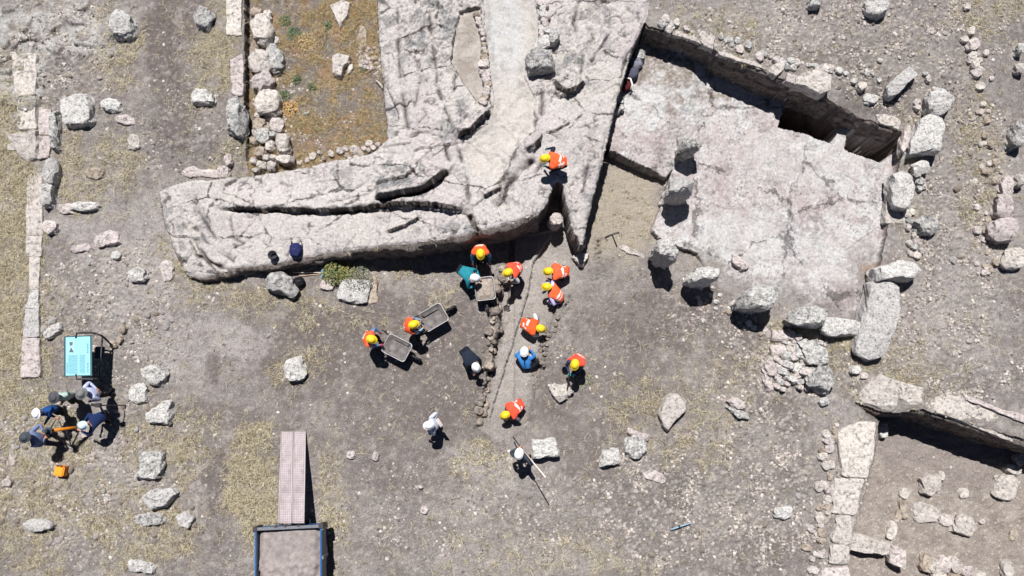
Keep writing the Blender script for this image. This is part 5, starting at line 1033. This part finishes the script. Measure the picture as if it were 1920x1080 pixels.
DKB = (34, 38, 52); NVY = (30, 34, 50)
gO = 'workers in orange vests'
def W(label, head, face, pelvis, feet, hands, shirt=(90, 110, 140), pants=NVY, glove=None, **k):
    return person(label, head, face, feet, hands, shirt, pants, 'yellow', M_or, pelvis, glove, gO, **k)
W('worker in orange vest and yellow helmet bending on top of the outcrop', (1023, 297, .95), (-1, .1), (1054, 302, .72), ((1040, 322), (1046, 312)), ((1022, 312, .3), (1027, 279, .5)), DKB, NVY, (40, 120, 120))
W('worker in orange vest gripping the handles of the dirt filled wheelbarrow', (901, 476, 1.52), (0, 1), (899, 464, .93), ((893, 498), (912, 496)), ((918, 494, .78), (887, 494, .78)), (80, 140, 170), DKB, (200, 40, 50))
person('worker in teal shirt and white helmet stooping beside the dirt filled wheelbarrow', (890, 521, 1.05), (1, .35), ((886, 545), (898, 528)), ((899, 520, .7), (893, 537, .6)), (40, 130, 145), (30, 40, 50), 'white', None, (868, 508, .85), None)
W('worker in orange vest with a shovel between the wheelbarrow and the trench', (953, 511, 1.3), (-1, .5), (972, 500, .86), ((972, 532), (966, 520)), ((959, 530, .75), (954, 540, .5)), (225, 225, 230), DKB)
W('worker in orange vest crouching, upper one of the pair facing left', (1029, 509, .68), (-1, 0), (1060, 509, .46), ((1056, 524), (1050, 512)), ((1028, 522, .12), (1036, 526, .1)), (60, 60, 80), (24, 26, 36))
W('worker in orange vest crouching with lavender sleeve, lower one of the pair facing left', (1026, 538, .72), (-1, -.2), (1048, 556, .46), ((1044, 572), (1036, 560)), ((1030, 566, .3), (1022, 532, .3)), (190, 180, 215), (40, 44, 66), (215, 200, 230))
W('worker in orange vest crouching and facing right above the woman in blue', (1013, 616, .74), (1, .35), (986, 607, .48), ((1004, 612), (996, 622)), ((1008, 596, .2), (1012, 630, .1)), (220, 222, 225), (30, 32, 38), (90, 180, 170))
person('woman in blue shirt and white helmet with a dark ponytail, crouching in the trench', (983, 661, .72), (.1, -1), ((980, 672), (994, 672)), ((978, 656, .2), (994, 655, .3)), (60, 130, 200), (26, 28, 36), 'white', None, (987, 690, .26), None, None, True, shoe=(190, 180, 170))
W('worker in orange vest standing over the flat pale stone with an iron bar', (1078, 683, 1.4), (-.2, 1), (1086, 672, .9), ((1070, 705), (1082, 702)), ((1078, 702, .8), (1067, 699, .8)), (70, 70, 100), (24, 26, 34), (90, 200, 190))
W('worker in orange vest pushing the left empty wheelbarrow', (696, 636, 1.48), (1, .3), (688, 631, .92), ((712, 640), (708, 656)), ((712, 623, .76), (714, 647, .76)), (110, 140, 180), (26, 28, 46), (190, 60, 70))
W('worker in orange vest pushing the right empty wheelbarrow', (775, 609, 1.46), (1, -.35), (764, 612, .92), ((790, 624), (784, 640)), ((788, 600, .76), (792, 616, .76)), (150, 175, 200), (24, 28, 30))
person('person in black clothes with white helmet bending over the trench edge', (892, 688, .95), (.6, 1), ((884, 704), (898, 698)), ((903, 692, .25), (890, 703, .3)), (34, 42, 56), (26, 28, 40), 'white', None, (878, 668, .86), None)
person('person in white patterned shirt and white helmet taking notes, standing alone', (805, 797, 1.45), (-1, .25), ((820, 808), (824, 800)), ((800, 806, .95), (814, 790, 1.0)), (200, 205, 220), (20, 22, 34), 'white', None, (816, 796, .9), None)
W('worker in orange vest bending near the lower end of the trench', (948, 778, .72), (-1, .6), (970, 762, .52), ((966, 782), (956, 788)), ((960, 786, .3), (946, 790, .15)), (110, 100, 110), (30, 28, 34))
person('person with white helmet holding a long staff beside the squared grey block', (973, 852, 1.5), (.2, -1), ((974, 866), (990, 866)), ((972, 840, 1.05), (990, 858, 1.1)), (60, 70, 80), (22, 24, 34), 'white', None, (979, 863, .9), None)
gS = 'surveyors standing below the information panel'
person('surveyor in lavender shirt and grey hat nearest the information panel', (154, 738, 1.55), (-.5, .6), ((214, 728), (216, 738)), ((172, 752, 1.0), (180, 728, 1.0)), (190, 196, 226), (28, 28, 38), (120, 118, 120), None, (182, 736, .9), None, gS)
person('surveyor in pale green top and dark grey hat, second from the top of the group', (102, 745, 1.5), (.3, 1), ((152, 750), (148, 740)), ((120, 752, 1.1), (128, 738, .9)), (170, 190, 180), (60, 66, 58), (84, 84, 90), None, (128, 742, .9), None, gS)
person('surveyor in dark blue jacket and white helmet at the left of the group', (69, 775, 1.5), (.2, 1), ((122, 774), (124, 762)), ((84, 795, 1.0), (104, 782, .95)), (30, 70, 130), (28, 30, 44), 'white', None, (100, 766, .92), None, gS)
person('surveyor in navy clothes and pale blue helmet leaning over the instrument from the right', (157, 797, 1.2), (-1, .25), ((206, 780), (208, 792)), ((152, 808, .9), (158, 790, .9)), (28, 44, 84), (24, 26, 42), 'bluewhite', None, (184, 784, .88), None, gS)
person('surveyor in grey blue shirt and dark cap, lowest of the group', (48, 820, 1.5), (1, -.2), ((104, 820), (104, 832)), ((80, 808, 1.15), (84, 822, 1.0)), (110, 124, 160), (40, 44, 60), (70, 76, 84), None, (78, 824, .92), None, gS)
finish_people()
# ------------------------------------------------------------------ wheelbarrows
def wheelbarrow(label, tx, ty, a0, a1, L, Wd, load=None):
    """tray centre in the picture at its rim height; a0 the picture point between the grips, a1 the tray side furthest from them"""
    c = P(tx, ty, .62); zg = hz(c.x, c.y); c = P(tx, ty, zg + .6); g0 = P(a0[0], a0[1], zg + .7); ang = ang_of(g0, c); root = empty('wheelbarrow', (c.x, c.y, zg), label, 'wheelbarrow', 'wheelbarrows', ang)
    hd = Vector((c.x - g0.x, c.y - g0.y)).length
    def rr(l, w_, z, rad=.09, n=6):
        out = []
        for sx, sy, a in ((1, 1, 0), (-1, 1, 90), (-1, -1, 180), (1, -1, 270)):
            for k in range(n):
                t = R(a + 90 * k / (n - 1)); out.append(Vector((sx * (l - rad) + rad * math.cos(t), sy * (w_ - rad) + rad * math.sin(t), z)))
        return out
    bm = bmesh.new(); hl, hw = L / 2, Wd / 2
    prof = [rr(hl * .66, hw * .66, .27), rr(hl * .70, hw * .70, .26), rr(hl, hw, .60), rr(hl + .018, hw + .018, .605), rr(hl + .018, hw + .018, .585), rr(hl + .004, hw + .004, .58), rr(hl * .72, hw * .72, .245)]
    R_ = [[bm.verts.new(v) for v in q] for q in prof]
    bm.faces.new(R_[0])
    for q, (a, b) in enumerate(zip(R_, R_[1:])):
        for j in range(len(a)): f = bm.faces.new((a[j], b[j], b[(j + 1) % len(a)], a[(j + 1) % len(a)])); f.smooth = True; f.material_index = 1 if q in (2, 3) else 0
    bm.faces.new(R_[-1][::-1]); bmesh.ops.recalc_face_normals(bm, faces=bm.faces)
    from_bm('tray', bm, [M_steel, M_rim], root)
    for s in (-1, 1):
        hb = bmesh.new(); tube(hb, [(hl + .22, .05 * s, .2), (hl * .6, .12 * s, .235), (-hl * .7, .2 * s, .26), (-hl - .12, .25 * s, .5), (-hd + .06, .27 * s, .68)], .016, 8)
        ho = from_bm('handle', hb, M_iron, root); gb_ = bmesh.new(); tube(gb_, [(-hd + .10, .27 * s, .672), (-hd - .06, .275 * s, .70)], .021, 8); from_bm('grip', gb_, M_blk, ho)
        lb = bmesh.new(); tube(lb, [(-hl * .2, .19 * s, .25), (-hl * .35, .21 * s, .012), (-hl * .7, .21 * s, .012), (-hl * .75, .2 * s, .26)], .013, 7); from_bm('leg', lb, M_iron, root)
    wb = bmesh.new(); n = 24
    pr_ = [(.12, -.03), (.17, -.04), (.19, -.02), (.195, 0), (.19, .02), (.17, .04), (.12, .03)]; rg = [[wb.verts.new((hl + .22 + r_ * math.cos(2 * math.pi * j / n), y, .197 + r_ * math.sin(2 * math.pi * j / n))) for j in range(n)] for r_, y in pr_]
    for a, b in zip(rg, rg[1:] + rg[:1]):
        for j in range(n): wb.faces.new((a[j], a[(j + 1) % n], b[(j + 1) % n], b[j])).smooth = True
    wo_ = from_bm('wheel', wb, M_blk, root); rb = bmesh.new()
    for k in range(6):
        t = math.pi * k / 6; tube(rb, [(hl + .22 - .125 * math.cos(t), 0, .197 - .125 * math.sin(t)), (hl + .22 + .125 * math.cos(t), 0, .197 + .125 * math.sin(t))], .012, 6)
    tube(rb, [(hl + .22, -.06, .197), (hl + .22, .06, .197)], .022, 8); from_bm('rim', rb, M_rim, wo_)
    if load:
        lb = bmesh.new(); n = 22; vs = {}
        for i in range(n + 1):
            for j in range(n + 1):
                x = (i / n * 2 - 1); y = (j / n * 2 - 1); q = max(abs(x), abs(y)); z = .50 + .13 * (1 - q ** 2) + .02 * float(noise(np.array([x * 4. + 3]), np.array([y * 4.]), 4)[0]) + .012 * float(noise(np.array([x * 11.]), np.array([y * 11.]), 5)[0])
                vs[i, j] = lb.verts.new((x * hl * .93 * (1 - .06 * y * y), y * hw * .93 * (1 - .06 * x * x), z))
        for i in range(n):
            for j in range(n): lb.faces.new((vs[i, j], vs[i + 1, j], vs[i + 1, j + 1], vs[i, j + 1])).smooth = True
        lo = from_bm('dirt_load', lb, M_dirt, loc=(c.x, c.y, zg)); lo.rotation_euler = (0, 0, ang); tag(lo, 'tan heap of loose dirt filling a wheelbarrow by the trench', 'dirt')
wheelbarrow('wheelbarrow heaped with dirt beside the worker in teal', 909, 541, (903, 493), None, .70, .58, True)
wheelbarrow('left of the two empty grey wheelbarrows', 744, 652, (711, 635), None, .78, .58)
wheelbarrow('right of the two empty grey wheelbarrows, nearer the trench', 812, 595, (788, 608), None, .78, .60)
# ------------------------------------------------------------------ tools
def shovel(name, label, a, b, cat='shovel', blade=True, col=None, r=.016, hd=None):
    """a: top of the handle, b: working end; both (px,py,height above ground)"""
    def pt(q): g = G(q[0], q[1]) if q[2] < .2 else P(q[0], q[1], 0); zg = g.z if q[2] < .2 else hz(g.x, g.y); return P(q[0], q[1], zg + q[2])
    A, B = pt(a), pt(b); d = (B - A).normalized(); root = empty(name, B, label, cat)
    bm = bmesh.new(); tube(bm, [A - B, (A - B) * .5, -d * .18 if blade else Vector((0, 0, 0))], r, 8); from_bm('handle', bm, col or M_wood, root)
    if blade:
        sd_ = d.cross(Vector((0, 0, 1))).normalized(); nrm = sd_.cross(d); bm = bmesh.new(); rows = []
        for k, wv in ((-.24, .03), (-.2, .09), (-.1, .105), (-.03, .08), (.02, .02)):
            rows.append([(bm.verts.new(d * k + sd_ * wv * u + nrm * (.03 * u * u)), bm.verts.new(d * k + sd_ * wv * u + nrm * (.03 * u * u - .004))) for u in (-1, -.5, 0, .5, 1)])
        for p, q in zip(rows, rows[1:]):
            for i in range(4): bm.faces.new((p[i][0], p[i + 1][0], q[i + 1][0], q[i][0])); bm.faces.new((p[i][1], q[i][1], q[i + 1][1], p[i + 1][1]))
        from_bm('blade', bm, M_steel, root)
    if hd == 'T':
        sd_ = d.cross(Vector((0, 0, 1))).normalized(); bm = bmesh.new(); tube(bm, [sd_ * -.26 - Vector((0, 0, .015)), sd_ * -.1 + d * .02, sd_ * .1 + d * .02, sd_ * .24 - Vector((0, 0, .015))], .018, 6, True, .012); from_bm('pick_head', bm, M_iron, root)
    if hd == 'broom':
        sd_ = d.cross(Vector((0, 0, 1))).normalized(); ang = math.atan2(sd_.y, sd_.x); bm = bmesh.new(); boxm(bm, d * .02, (.34, .07, .05), Matrix.Rotation(ang, 3, 'Z'), .01); from_bm('broom_head', bm, M_blue, root)
    return root
shovel('shovel', 'shovel with a pale handle held by the worker next to the dirt filled wheelbarrow', (958, 528, .95), (949, 582, .03))
shovel('iron_bar', 'dark iron bar standing on the flat pale stone', (1068, 696, .95), (1063, 734, .26), 'iron bar', False, M_iron, .018)
shovel('shovel', 'dark shovel held out to the left by the worker over the flat stone', (1072, 690, .85), (1056, 674, .5), col=M_iron)
shovel('pickaxe', 'pickaxe lying on bare earth between the outcrop and the standing stones', (1157, 462, .06), (1148, 440, .08), 'pickaxe', False, M_iron, .016, 'T')
shovel('broom', 'broom with white handle and blue head lying at the foot of the outcrop', (550, 511, .10), (603, 511, .10), 'broom', False, M_strip, .013, 'broom')
shovel('broom', 'second broom with brown handle just below the white handled one', (561, 517, .06), (601, 514, .06), 'broom', False, M_wood, .013)
shovel('broom', 'thin stick lying slanting behind the two broom handles', (566, 508, .12), (586, 504, .2), 'stick', False, M_wood, .008)
st = empty('measuring_staff', P(980, 848, 0), 'long white and red measuring staff held slanting by the person beside the grey block', 'measuring staff')
A, B, Cc = P(962, 820, .35), P(979, 842, 1.05), P(1023, 895, 2.35); bm = bmesh.new(); tube(bm, [B - st.location, Cc - st.location], .017, 8); from_bm('upper_pole', bm, M_strip, st)
bm = bmesh.new(); tube(bm, [A - st.location, B - st.location], .019, 8); from_bm('lower_pole', bm, M_iron, st); bm = bmesh.new(); tube(bm, [B - st.location + (A - B) * .12, B - st.location], .03, 8); from_bm('clamp', bm, fab((150, 40, 90)), st)
nb = empty('clipboard', P(824, 792, 1.0), 'white clipboard held by the person taking notes', 'clipboard'); bm = bmesh.new(); boxm(bm, (0, 0, 0), (.02, .30, .22), Matrix.Rotation(R(35), 3, 'Z') @ Matrix.Rotation(R(35), 3, 'Y'), 0); from_bm('board', bm, fab((60, 56, 60)), nb)
bm = bmesh.new(); boxm(bm, (0, 0, .012), (.012, .27, .2), Matrix.Rotation(R(35), 3, 'Z') @ Matrix.Rotation(R(35), 3, 'Y'), 0); from_bm('paper', bm, M_strip, nb)
q = G(1275, 985); lv = empty('spirit_level', q, 'light blue metal spirit level propped on the open ground at the lower right', 'spirit level', None, R(18)); bm = bmesh.new(); boxm(bm, (0, 0, .14), (.64, .035, .07), None, .005); from_bm('beam', bm, fab((150, 175, 190)), lv)
bm = bmesh.new()
for x in (-.25, .25): boxm(bm, (x, 0, .05), (.03, .05, .12), None)
from_bm('foot', bm, M_iron, lv); bm = bmesh.new(); boxm(bm, (-.06, .03, .2), (.04, .03, .08), None); from_bm('vial', bm, fab((60, 70, 90)), lv)
def bag(name, label, cat, px, py, sx, sy, sz, col, straps=True, rz=0., group=None):
    g = G(px, py); root = empty(name, g, label, cat, group, rz); bm = bmesh.new(); s = bmesh.ops.create_icosphere(bm, subdivisions=3, radius=1)
    for v in s['verts']:
        x, y, z = v.co; k = 1 + .12 * float(noise(np.array([x * 2 + px]), np.array([y * 2 + z * 2.]), 3)[0]); e = .8
        v.co = Vector((math.copysign(abs(x) ** e, x) * sx * k, math.copysign(abs(y) ** e, y) * sy * k, (math.copysign(abs(z) ** .7, z) * .5 + .46) * sz * k))
    from_bm('pouch', bm, fab(col), root, smooth=True)
    if straps:
        for s_ in (-1, 1):
            bm = bmesh.new(); tube(bm, [(sx * .4 * s_, sy * .7, sz * .7), (sx * .75 * s_, sy * 1.25, sz * .5), (sx * .95 * s_, sy * .6, .04), (sx * .8 * s_, -sy * .3, .05)], .016, 6); from_bm('strap', bm, M_blk, root)
    bm = bmesh.new(); tube(bm, [(-sx * .5, 0, sz * .9), (0, sy * .1, sz * .97), (sx * .5, 0, sz * .9)], .008, 6); from_bm('zip', bm, M_steel, root); return root
bag('backpack', 'dark blue round backpack with black straps lying on the rim of the outcrop', 'backpack', 557, 471, .19, .23, .3, (36, 42, 84))
bag('bag', 'black bag on the ground right of the boulder with a cracked top', 'bag', 562, 531, .2, .17, .3, (24, 24, 30), False, .5)
gB = 'bags in the shade of the cliff'
bag('backpack', 'black and white striped backpack in the shade of the cliff', 'backpack', 1190, 122, .22, .24, .32, (120, 120, 132), True, .4, gB)
bag('backpack', 'dark patterned backpack just below the striped one in the cliff shade', 'backpack', 1184, 141, .22, .2, .3, (76, 76, 92), True, 1.2, gB)
rbg = bag('bag', 'dark red bag with a white handle in the shade of the cliff', 'bag', 1171, 163, .17, .2, .26, (84, 32, 40), False, .5, gB)
bm = bmesh.new(); tube(bm, [(.1, .2, .2), (.2, .05, .3), (.16, -.15, .28), (.05, -.24, .2)], .03, 8); from_bm('carrying_handle', bm, M_strip, rbg)
for cx, cy, ww_, hh_, lb in ((1201, 101, 20, 18, 'topmost stone standing in the shade of the cliff'), (1164, 186, 14, 14, 'grey stone just below the dark red bag'), (1158, 204, 12, 12, 'lowest small stone in the shade of the cliff'), (1166, 200, 10, 10, 'small stone touching the lowest one in the cliff shade')):
    S_((cx, cy, ww_, hh_, 10, 2.5), .25, 'dark', lb, name='stone', cat='stone')
g = G(515, 481); bk = empty('bucket', g, 'small dark bucket standing on the rim of the outcrop left of the backpack', 'bucket'); bm = bmesh.new(); n = 24; rg = [[bm.verts.new((r_ * math.cos(2 * math.pi * j / n), r_ * math.sin(2 * math.pi * j / n), z)) for j in range(n)] for r_, z in ((.10, 0), (.135, .24), (.145, .245), (.125, .24), (.095, .03))]
bm.faces.new(rg[0][::-1]); bm.faces.new(rg[-1])
for a, b in zip(rg, rg[1:]):
    for j in range(n): bm.faces.new((a[j], a[(j + 1) % n], b[(j + 1) % n], b[j])).smooth = True
from_bm('tub', bm, fab((52, 52, 58)), bk); bm = bmesh.new(); tube(bm, [(.14 * math.cos(t), -.03 - .05 * math.sin(t), .24 + .01 * math.sin(t)) for t in np.linspace(0, math.pi, 9)], .005, 6); from_bm('bail', bm, M_steel, bk)
g = G(122, 882); cs = empty('instrument_case', g, 'orange hard instrument case standing on the ground below the surveyors', 'case', None, R(-8)); bm = bmesh.new(); boxm(bm, (0, 0, .17), (.30, .30, .34), None, .03); from_bm('shell', bm, plain('orange_plastic', alb(245, 150, 30), .5, var=.15, sc=10), cs)
bm = bmesh.new(); boxm(bm, (0, 0, .25), (.312, .312, .016), None, 0); from_bm('seam', bm, M_iron, cs); bm = bmesh.new(); tube(bm, [(-.07, .12, .33), (-.07, .17, .38), (.07, .17, .38), (.07, .12, .33)], .013, 7); from_bm('handle', bm, M_iron, cs)
# tripods
M_orp = plain('orange_tripod_paint', alb(214, 130, 30), .5, var=.2)
tp = empty('survey_tripod', P(128, 815, 0), 'surveying tripod with a broad orange leg amid the surveyors', 'tripod'); o0 = tp.location; ap = P(92, 808, 1.3) - o0
for e, mt, rr_ in ((P(152, 800, .55), M_orp, .055), (P(134, 838, .0), M_iron, .026), (P(107, 783, .0), M_iron, .02)):
    bm = bmesh.new(); tube(bm, [ap, ap + (e - o0 - ap) * .6, e - o0], rr_, 8, True, rr_ * .6); lg = from_bm('leg', bm, mt, tp)
bm = bmesh.new(); tube(bm, [P(152, 800, .55) - o0, P(134, 838, .02) - o0], .022, 8); tube(bm, [P(125, 810, .7) - o0, P(134, 838, .02) - o0], .018, 8); from_bm('brace', bm, M_iron, tp)
bm = bmesh.new(); boxm(bm, ap + Vector((0, 0, .03)), (.2, .2, .07), None, .02); boxm(bm, ap + Vector((0, 0, .16)), (.13, .1, .2), None, .02); from_bm('instrument', bm, fab((70, 80, 90)), tp)
ct = empty('camera_tripod', G(214, 782), 'black camera tripod standing right of the surveyor in navy', 'tripod'); o0 = ct.location; ap = P(187, 760, 1.25) - o0
for e in ((236, 760), (196, 786), (214, 800)):
    bm = bmesh.new(); tube(bm, [ap, G(*e) - o0], .022, 7, True, .014); from_bm('leg', bm, M_iron, ct)
bm = bmesh.new(); boxm(bm, ap + Vector((0, 0, .08)), (.16, .13, .12), None, .015); tube(bm, [ap + Vector((-.05, 0, .08)), ap + Vector((-.2, .02, .08))], .04, 12); from_bm('camera_body', bm, M_blk, ct)
# ------------------------------------------------------------------ information panel
ip = empty('information_panel', G(190, 665), 'pale blue sloping information panel with black frame at the left', 'information panel'); o0 = ip.location
c00, c10, c11, c01 = P(121, 631, .86), P(171, 629, 1.1), P(171, 703, 1.1), P(121, 706, .86)
def pp(u, v, off=0): # u across (left to right), v down
    n_ = (c10 - c00).cross(c01 - c00).normalized(); n_ = n_ if n_.z > 0 else -n_
    return c00 + (c10 - c00) * u + (c01 - c00) * v + n_ * off - o0
def quadbox(bm, u0, v0, u1, v1, lo, hi):
    a = [bm.verts.new(pp(u, v, lo)) for u, v in ((u0, v0), (u1, v0), (u1, v1), (u0, v1))]; b = [bm.verts.new(pp(u, v, hi)) for u, v in ((u0, v0), (u1, v0), (u1, v1), (u0, v1))]
    bm.faces.new(a[::-1]); bm.faces.new(b)
    for i in range(4): bm.faces.new((a[i], a[(i + 1) % 4], b[(i + 1) % 4], b[i]))
bm = bmesh.new(); quadbox(bm, 0, 0, 1, 1, -.02, .008); bmesh.ops.recalc_face_normals(bm, faces=bm.faces); sb_ = from_bm('signboard', bm, plain('pale_blue_print', alb(152, 208, 216), .4, var=.03), ip)
bm = bmesh.new(); quadbox(bm, .0, 0, .05, 1, .008, .011); quadbox(bm, .035, 0, 1, .02, .008, .011); quadbox(bm, .035, .98, 1, 1, .008, .011); quadbox(bm, .97, .02, 1, .98, .008, .011); from_bm('border', bm, fab((50, 80, 92)), sb_)
bm = bmesh.new(); rg_ = np.random.default_rng(3)
for u in np.arange(.16, .78, .035):
    v = .48
    if .5 < u < .56: continue
    while v < .93:
        l_ = rg_.uniform(.02, .06); quadbox(bm, u, v, u + .014, min(v + l_, .94), .008, .010); v += l_ + .012
for v0 in np.arange(.2, .42, .05): quadbox(bm, .86, v0, .90, v0 + .032, .008, .010)
for v0 in np.arange(.68, .9, .05): quadbox(bm, .86, v0, .90, v0 + .032, .008, .010)
for v0 in np.arange(.66, .92, .03): quadbox(bm, .09, v0, .125, v0 + .02, .008, .010)
from_bm('printed_text', bm, fab((70, 130, 150)), sb_)
bm = bmesh.new(); quadbox(bm, .16, .12, .36, .25, .008, .010); quadbox(bm, .17, .29, .38, .43, .008, .010); pc = from_bm('picture', bm, fab((176, 210, 214)), sb_)
bm = bmesh.new(); 
for pts in (((.19, .14), (.33, .15), (.31, .23), (.21, .235)), ((.24, .30), (.29, .30), (.36, .41), (.18, .40))):
    bm.faces.new([bm.verts.new(pp(u, v, .013)) for u, v in pts][::-1])
    f2_ = [bm.verts.new(pp(u, v, .0105)) for u, v in pts]; bm.faces.new(f2_)
from_bm('drawing', bm, fab((84, 110, 116)), pc)
for v, yy in ((.0, 629), (1.0, 710)):
    bm = bmesh.new(); tube(bm, [pp(.45, v + (.05 if v == 0 else -.05), .02), pp(.45, v - (.07 if v == 0 else -.07), .0), pp(1.05, v - (.07 if v == 0 else -.07), .0), P(190 if v == 0 else 182, yy, .75) - o0, P(194 if v == 0 else 190, yy + 3, .0) - o0], .03, 8); from_bm('frame_post', bm, M_iron, ip)
bm = bmesh.new(); tube(bm, [pp(.95, -.02, -.05), pp(.95, 1.02, -.05)], .025, 8); tube(bm, [P(192, 631, .6) - o0, P(186, 712, .6) - o0], .025, 8); from_bm('cross_rail', bm, M_iron, ip)
bm = bmesh.new(); boxm(bm, P(187, 661, .45) - o0, (.27, .36, .1), None, .02); tube(bm, [P(190, 661, .4) - o0, P(192, 662, .0) - o0], .05, 10); from_bm('junction_box', bm, fab((50, 56, 78)), ip)
# ------------------------------------------------------------------ truck bed with ramp
zr = 1.12
bl, br = P(478, 990, zr), P(604, 984, zr); ang = ang_of(bl, br); Wt = (br - bl).length; oo = (bl + br) / 2; tk = empty('dump_truck', (oo.x, oo.y, 0), 'blue sided dump truck with grey soil in its bed, cut by the bottom edge', 'truck', None, ang)
zr = 1.12; hw = Wt / 2; LB = 3.6
def part(name, boxes, mt, parent=tk, bev=.008):
    bm = bmesh.new()
    for c_, s_ in boxes: boxm(bm, c_, s_, None, bev)
    return from_bm(name, bm, mt, parent)
part('bed_floor', [((0, -LB / 2, zr - .55), (Wt - .05, LB - .05, .06))], M_grey); part('tailgate', [((0, -.035, zr - .24), (Wt - .16, .05, .5))], M_blue)
tg = part('tailgate_rim', [((0, -.03, zr + .03), (Wt - .08, .085, .05))], M_grey)
part('hinge', [((x, .015, zr + .035), (.09, .05, .07)) for x in (-.35, -.08, .3)], M_iron)
for s in (-1, 1):
    sd__ = part('side_board', [((s * (hw - .025), -LB / 2 - .05, zr - .25), (.035, LB, .5))], M_grey); part('side_rim', [((s * (hw - .035), -LB / 2 - .06, zr + .02), (.045, LB, .04))], M_blue, sd__)
    part('stake', [((s * (hw + .012), -y, zr - .25), (.06, .09, .56)) for y in (.1, .9, 1.8, 2.7, 3.5)], M_grey, sd__)
    part('corner_post', [((s * (hw - .02), -.03, zr - .2), (.13, .12, .56))], M_iron)
part('headboard', [((0, -LB + .03, zr - .15), (Wt - .1, .06, .75))], M_grey)
part('chassis', [((s * .4, -LB / 2 - .6, .48), (.1, LB + 1.4, .16)) for s in (-1, 1)], M_iron)
bm = bmesh.new(); boxm(bm, (0, -LB - .85, 1.05), (Wt * .93, 1.35, 1.3), None, .12); cb = from_bm('cab', bm, M_blue, tk)
part('windscreen', [((0, -LB - 1.53, 1.35), (Wt * .8, .03, .5))], plain('dark_glass', (.02, .03, .035), .1), cb)
for s in (-1, 1): part('headlight', [((s * .7, -LB - 1.54, .72), (.2, .04, .13))], M_strip, cb)
for s in (-1, 1):
    for y in (-.85, -LB - .85):
        bm = bmesh.new(); tube(bm, [(s * (hw - .33), y, .4), (s * (hw - .08), y, .4)], .4, 24); wl = from_bm('wheel', bm, M_blk, tk); bm = bmesh.new(); tube(bm, [(s * (hw - .1), y, .4), (s * (hw - .065), y, .4)], .2, 16); from_bm('rim', bm, M_grey, wl)
bm = bmesh.new(); nx_, ny_ = 40, 70; vs = {}
xs_ = np.linspace(-hw + .05, hw - .05, nx_ + 1); ys_ = np.linspace(-LB + .06, -.06, ny_ + 1); XX, YY = np.meshgrid(xs_, ys_)
w1, w2, wid = worley(XX, YY, .2, 3); cl = sm(-.75, -1.15, YY) * -1 + 1 if False else 1 - sm(-1.2, -.8, YY); ZZ = zr - .14 + .07 * fbm(XX, YY, .8, 4, 6) + .02 * fbm(XX, YY, .12, 3, 9) + cl * (.16 * (wid - .2) * sm(0, .25, w2 - w1)) - .12 * sm(hw - .25, hw - .06, np.abs(XX + .03)) + .08 * sm(-1.2, -2.2, YY)
for j in range(ny_ + 1):
    for i in range(nx_ + 1): vs[i, j] = bm.verts.new((XX[j, i], YY[j, i], ZZ[j, i]))
for j in range(ny_):
    for i in range(nx_): bm.faces.new((vs[i, j], vs[i + 1, j], vs[i + 1, j + 1], vs[i, j + 1])).smooth = True
so = from_bm('soil_load', bm, plain('excavated_soil', alb(146, 137, 134), 1, spec=.1, var=.3, sc=6), loc=tk.location); so.rotation_euler = (0, 0, ang); tag(so, 'grey brown excavated soil filling the bed of the truck', 'soil')
m_r, t_, b_ = nodes('perforated_aluminium'); b_.inputs['Roughness'].default_value = .55; b_.inputs['Metallic'].default_value = .15
tc = nd(t_, 'ShaderNodeTexCoord'); mp_ = nd(t_, 'ShaderNodeMapping'); mp_.inputs['Scale'].default_value = (16, 14, 1); t_.links.new(tc.outputs['UV'], mp_.inputs[0])
vo_ = nd(t_, 'ShaderNodeTexVoronoi'); vo_.inputs['Scale'].default_value = 1; vo_.inputs['Randomness'].default_value = 0; t_.links.new(mp_.outputs[0], vo_.inputs['Vector'])
rr1 = ramp(t_, vo_.outputs['Distance'], [(.2, (.62,) * 3), (.36, (1.,) * 3)]); n_ = noise_node(t_, 2.2, 8, .8); rr2_ = ramp(t_, n_.outputs[0], [(.3, alb(128, 116, 118)), (.68, alb(184, 172, 174))]); t_.links.new(mul(t_, rr1.outputs[0], rr2_.outputs[0]), b_.inputs['Base Color'])
for (a, b, c_, d_), lb in (((528, 549, 546, 522.5), 'left plank of the long perforated metal ramp leading to the truck'), ((551.5, 573, 570, 548.5), 'right plank of the long perforated metal ramp leading to the truck')):
    q = [P(a, 809, .05), P(b, 809, .05), P(c_, 981, zr + .07), P(d_, 981, zr + .07)]; root = empty('ramp_plank', q[0], lb, 'ramp', 'metal ramp planks'); bm = bmesh.new(); uvl = bm.loops.layers.uv.new('UVMap'); o0 = q[0]; up_ = Vector((0, 0, -.045))
    top = [bm.verts.new(v - o0) for v in q]; bot = [bm.verts.new(v - o0 + up_) for v in q]; f = bm.faces.new(top); LL = (q[3] - q[0]).length
    for lp, uv in zip(f.loops, ((0, 0), (.36, 0), (.36, LL), (0, LL))): lp[uvl].uv = uv
    bm.faces.new(bot[::-1])
    for i in range(4): bm.faces.new((top[i], bot[i], bot[(i + 1) % 4], top[(i + 1) % 4]))
    bmesh.ops.recalc_face_normals(bm, faces=bm.faces); from_bm('deck', bm, m_r, root)
    bm = bmesh.new()
    for p0, p3 in ((q[0], q[3]), (q[1], q[2])): tube(bm, [p0 - o0 + Vector((0, 0, .012)), p3 - o0 + Vector((0, 0, .012))], .016, 6)
    from_bm('side_rail', bm, plain('ramp_edge', alb(190, 178, 180), .5), root)
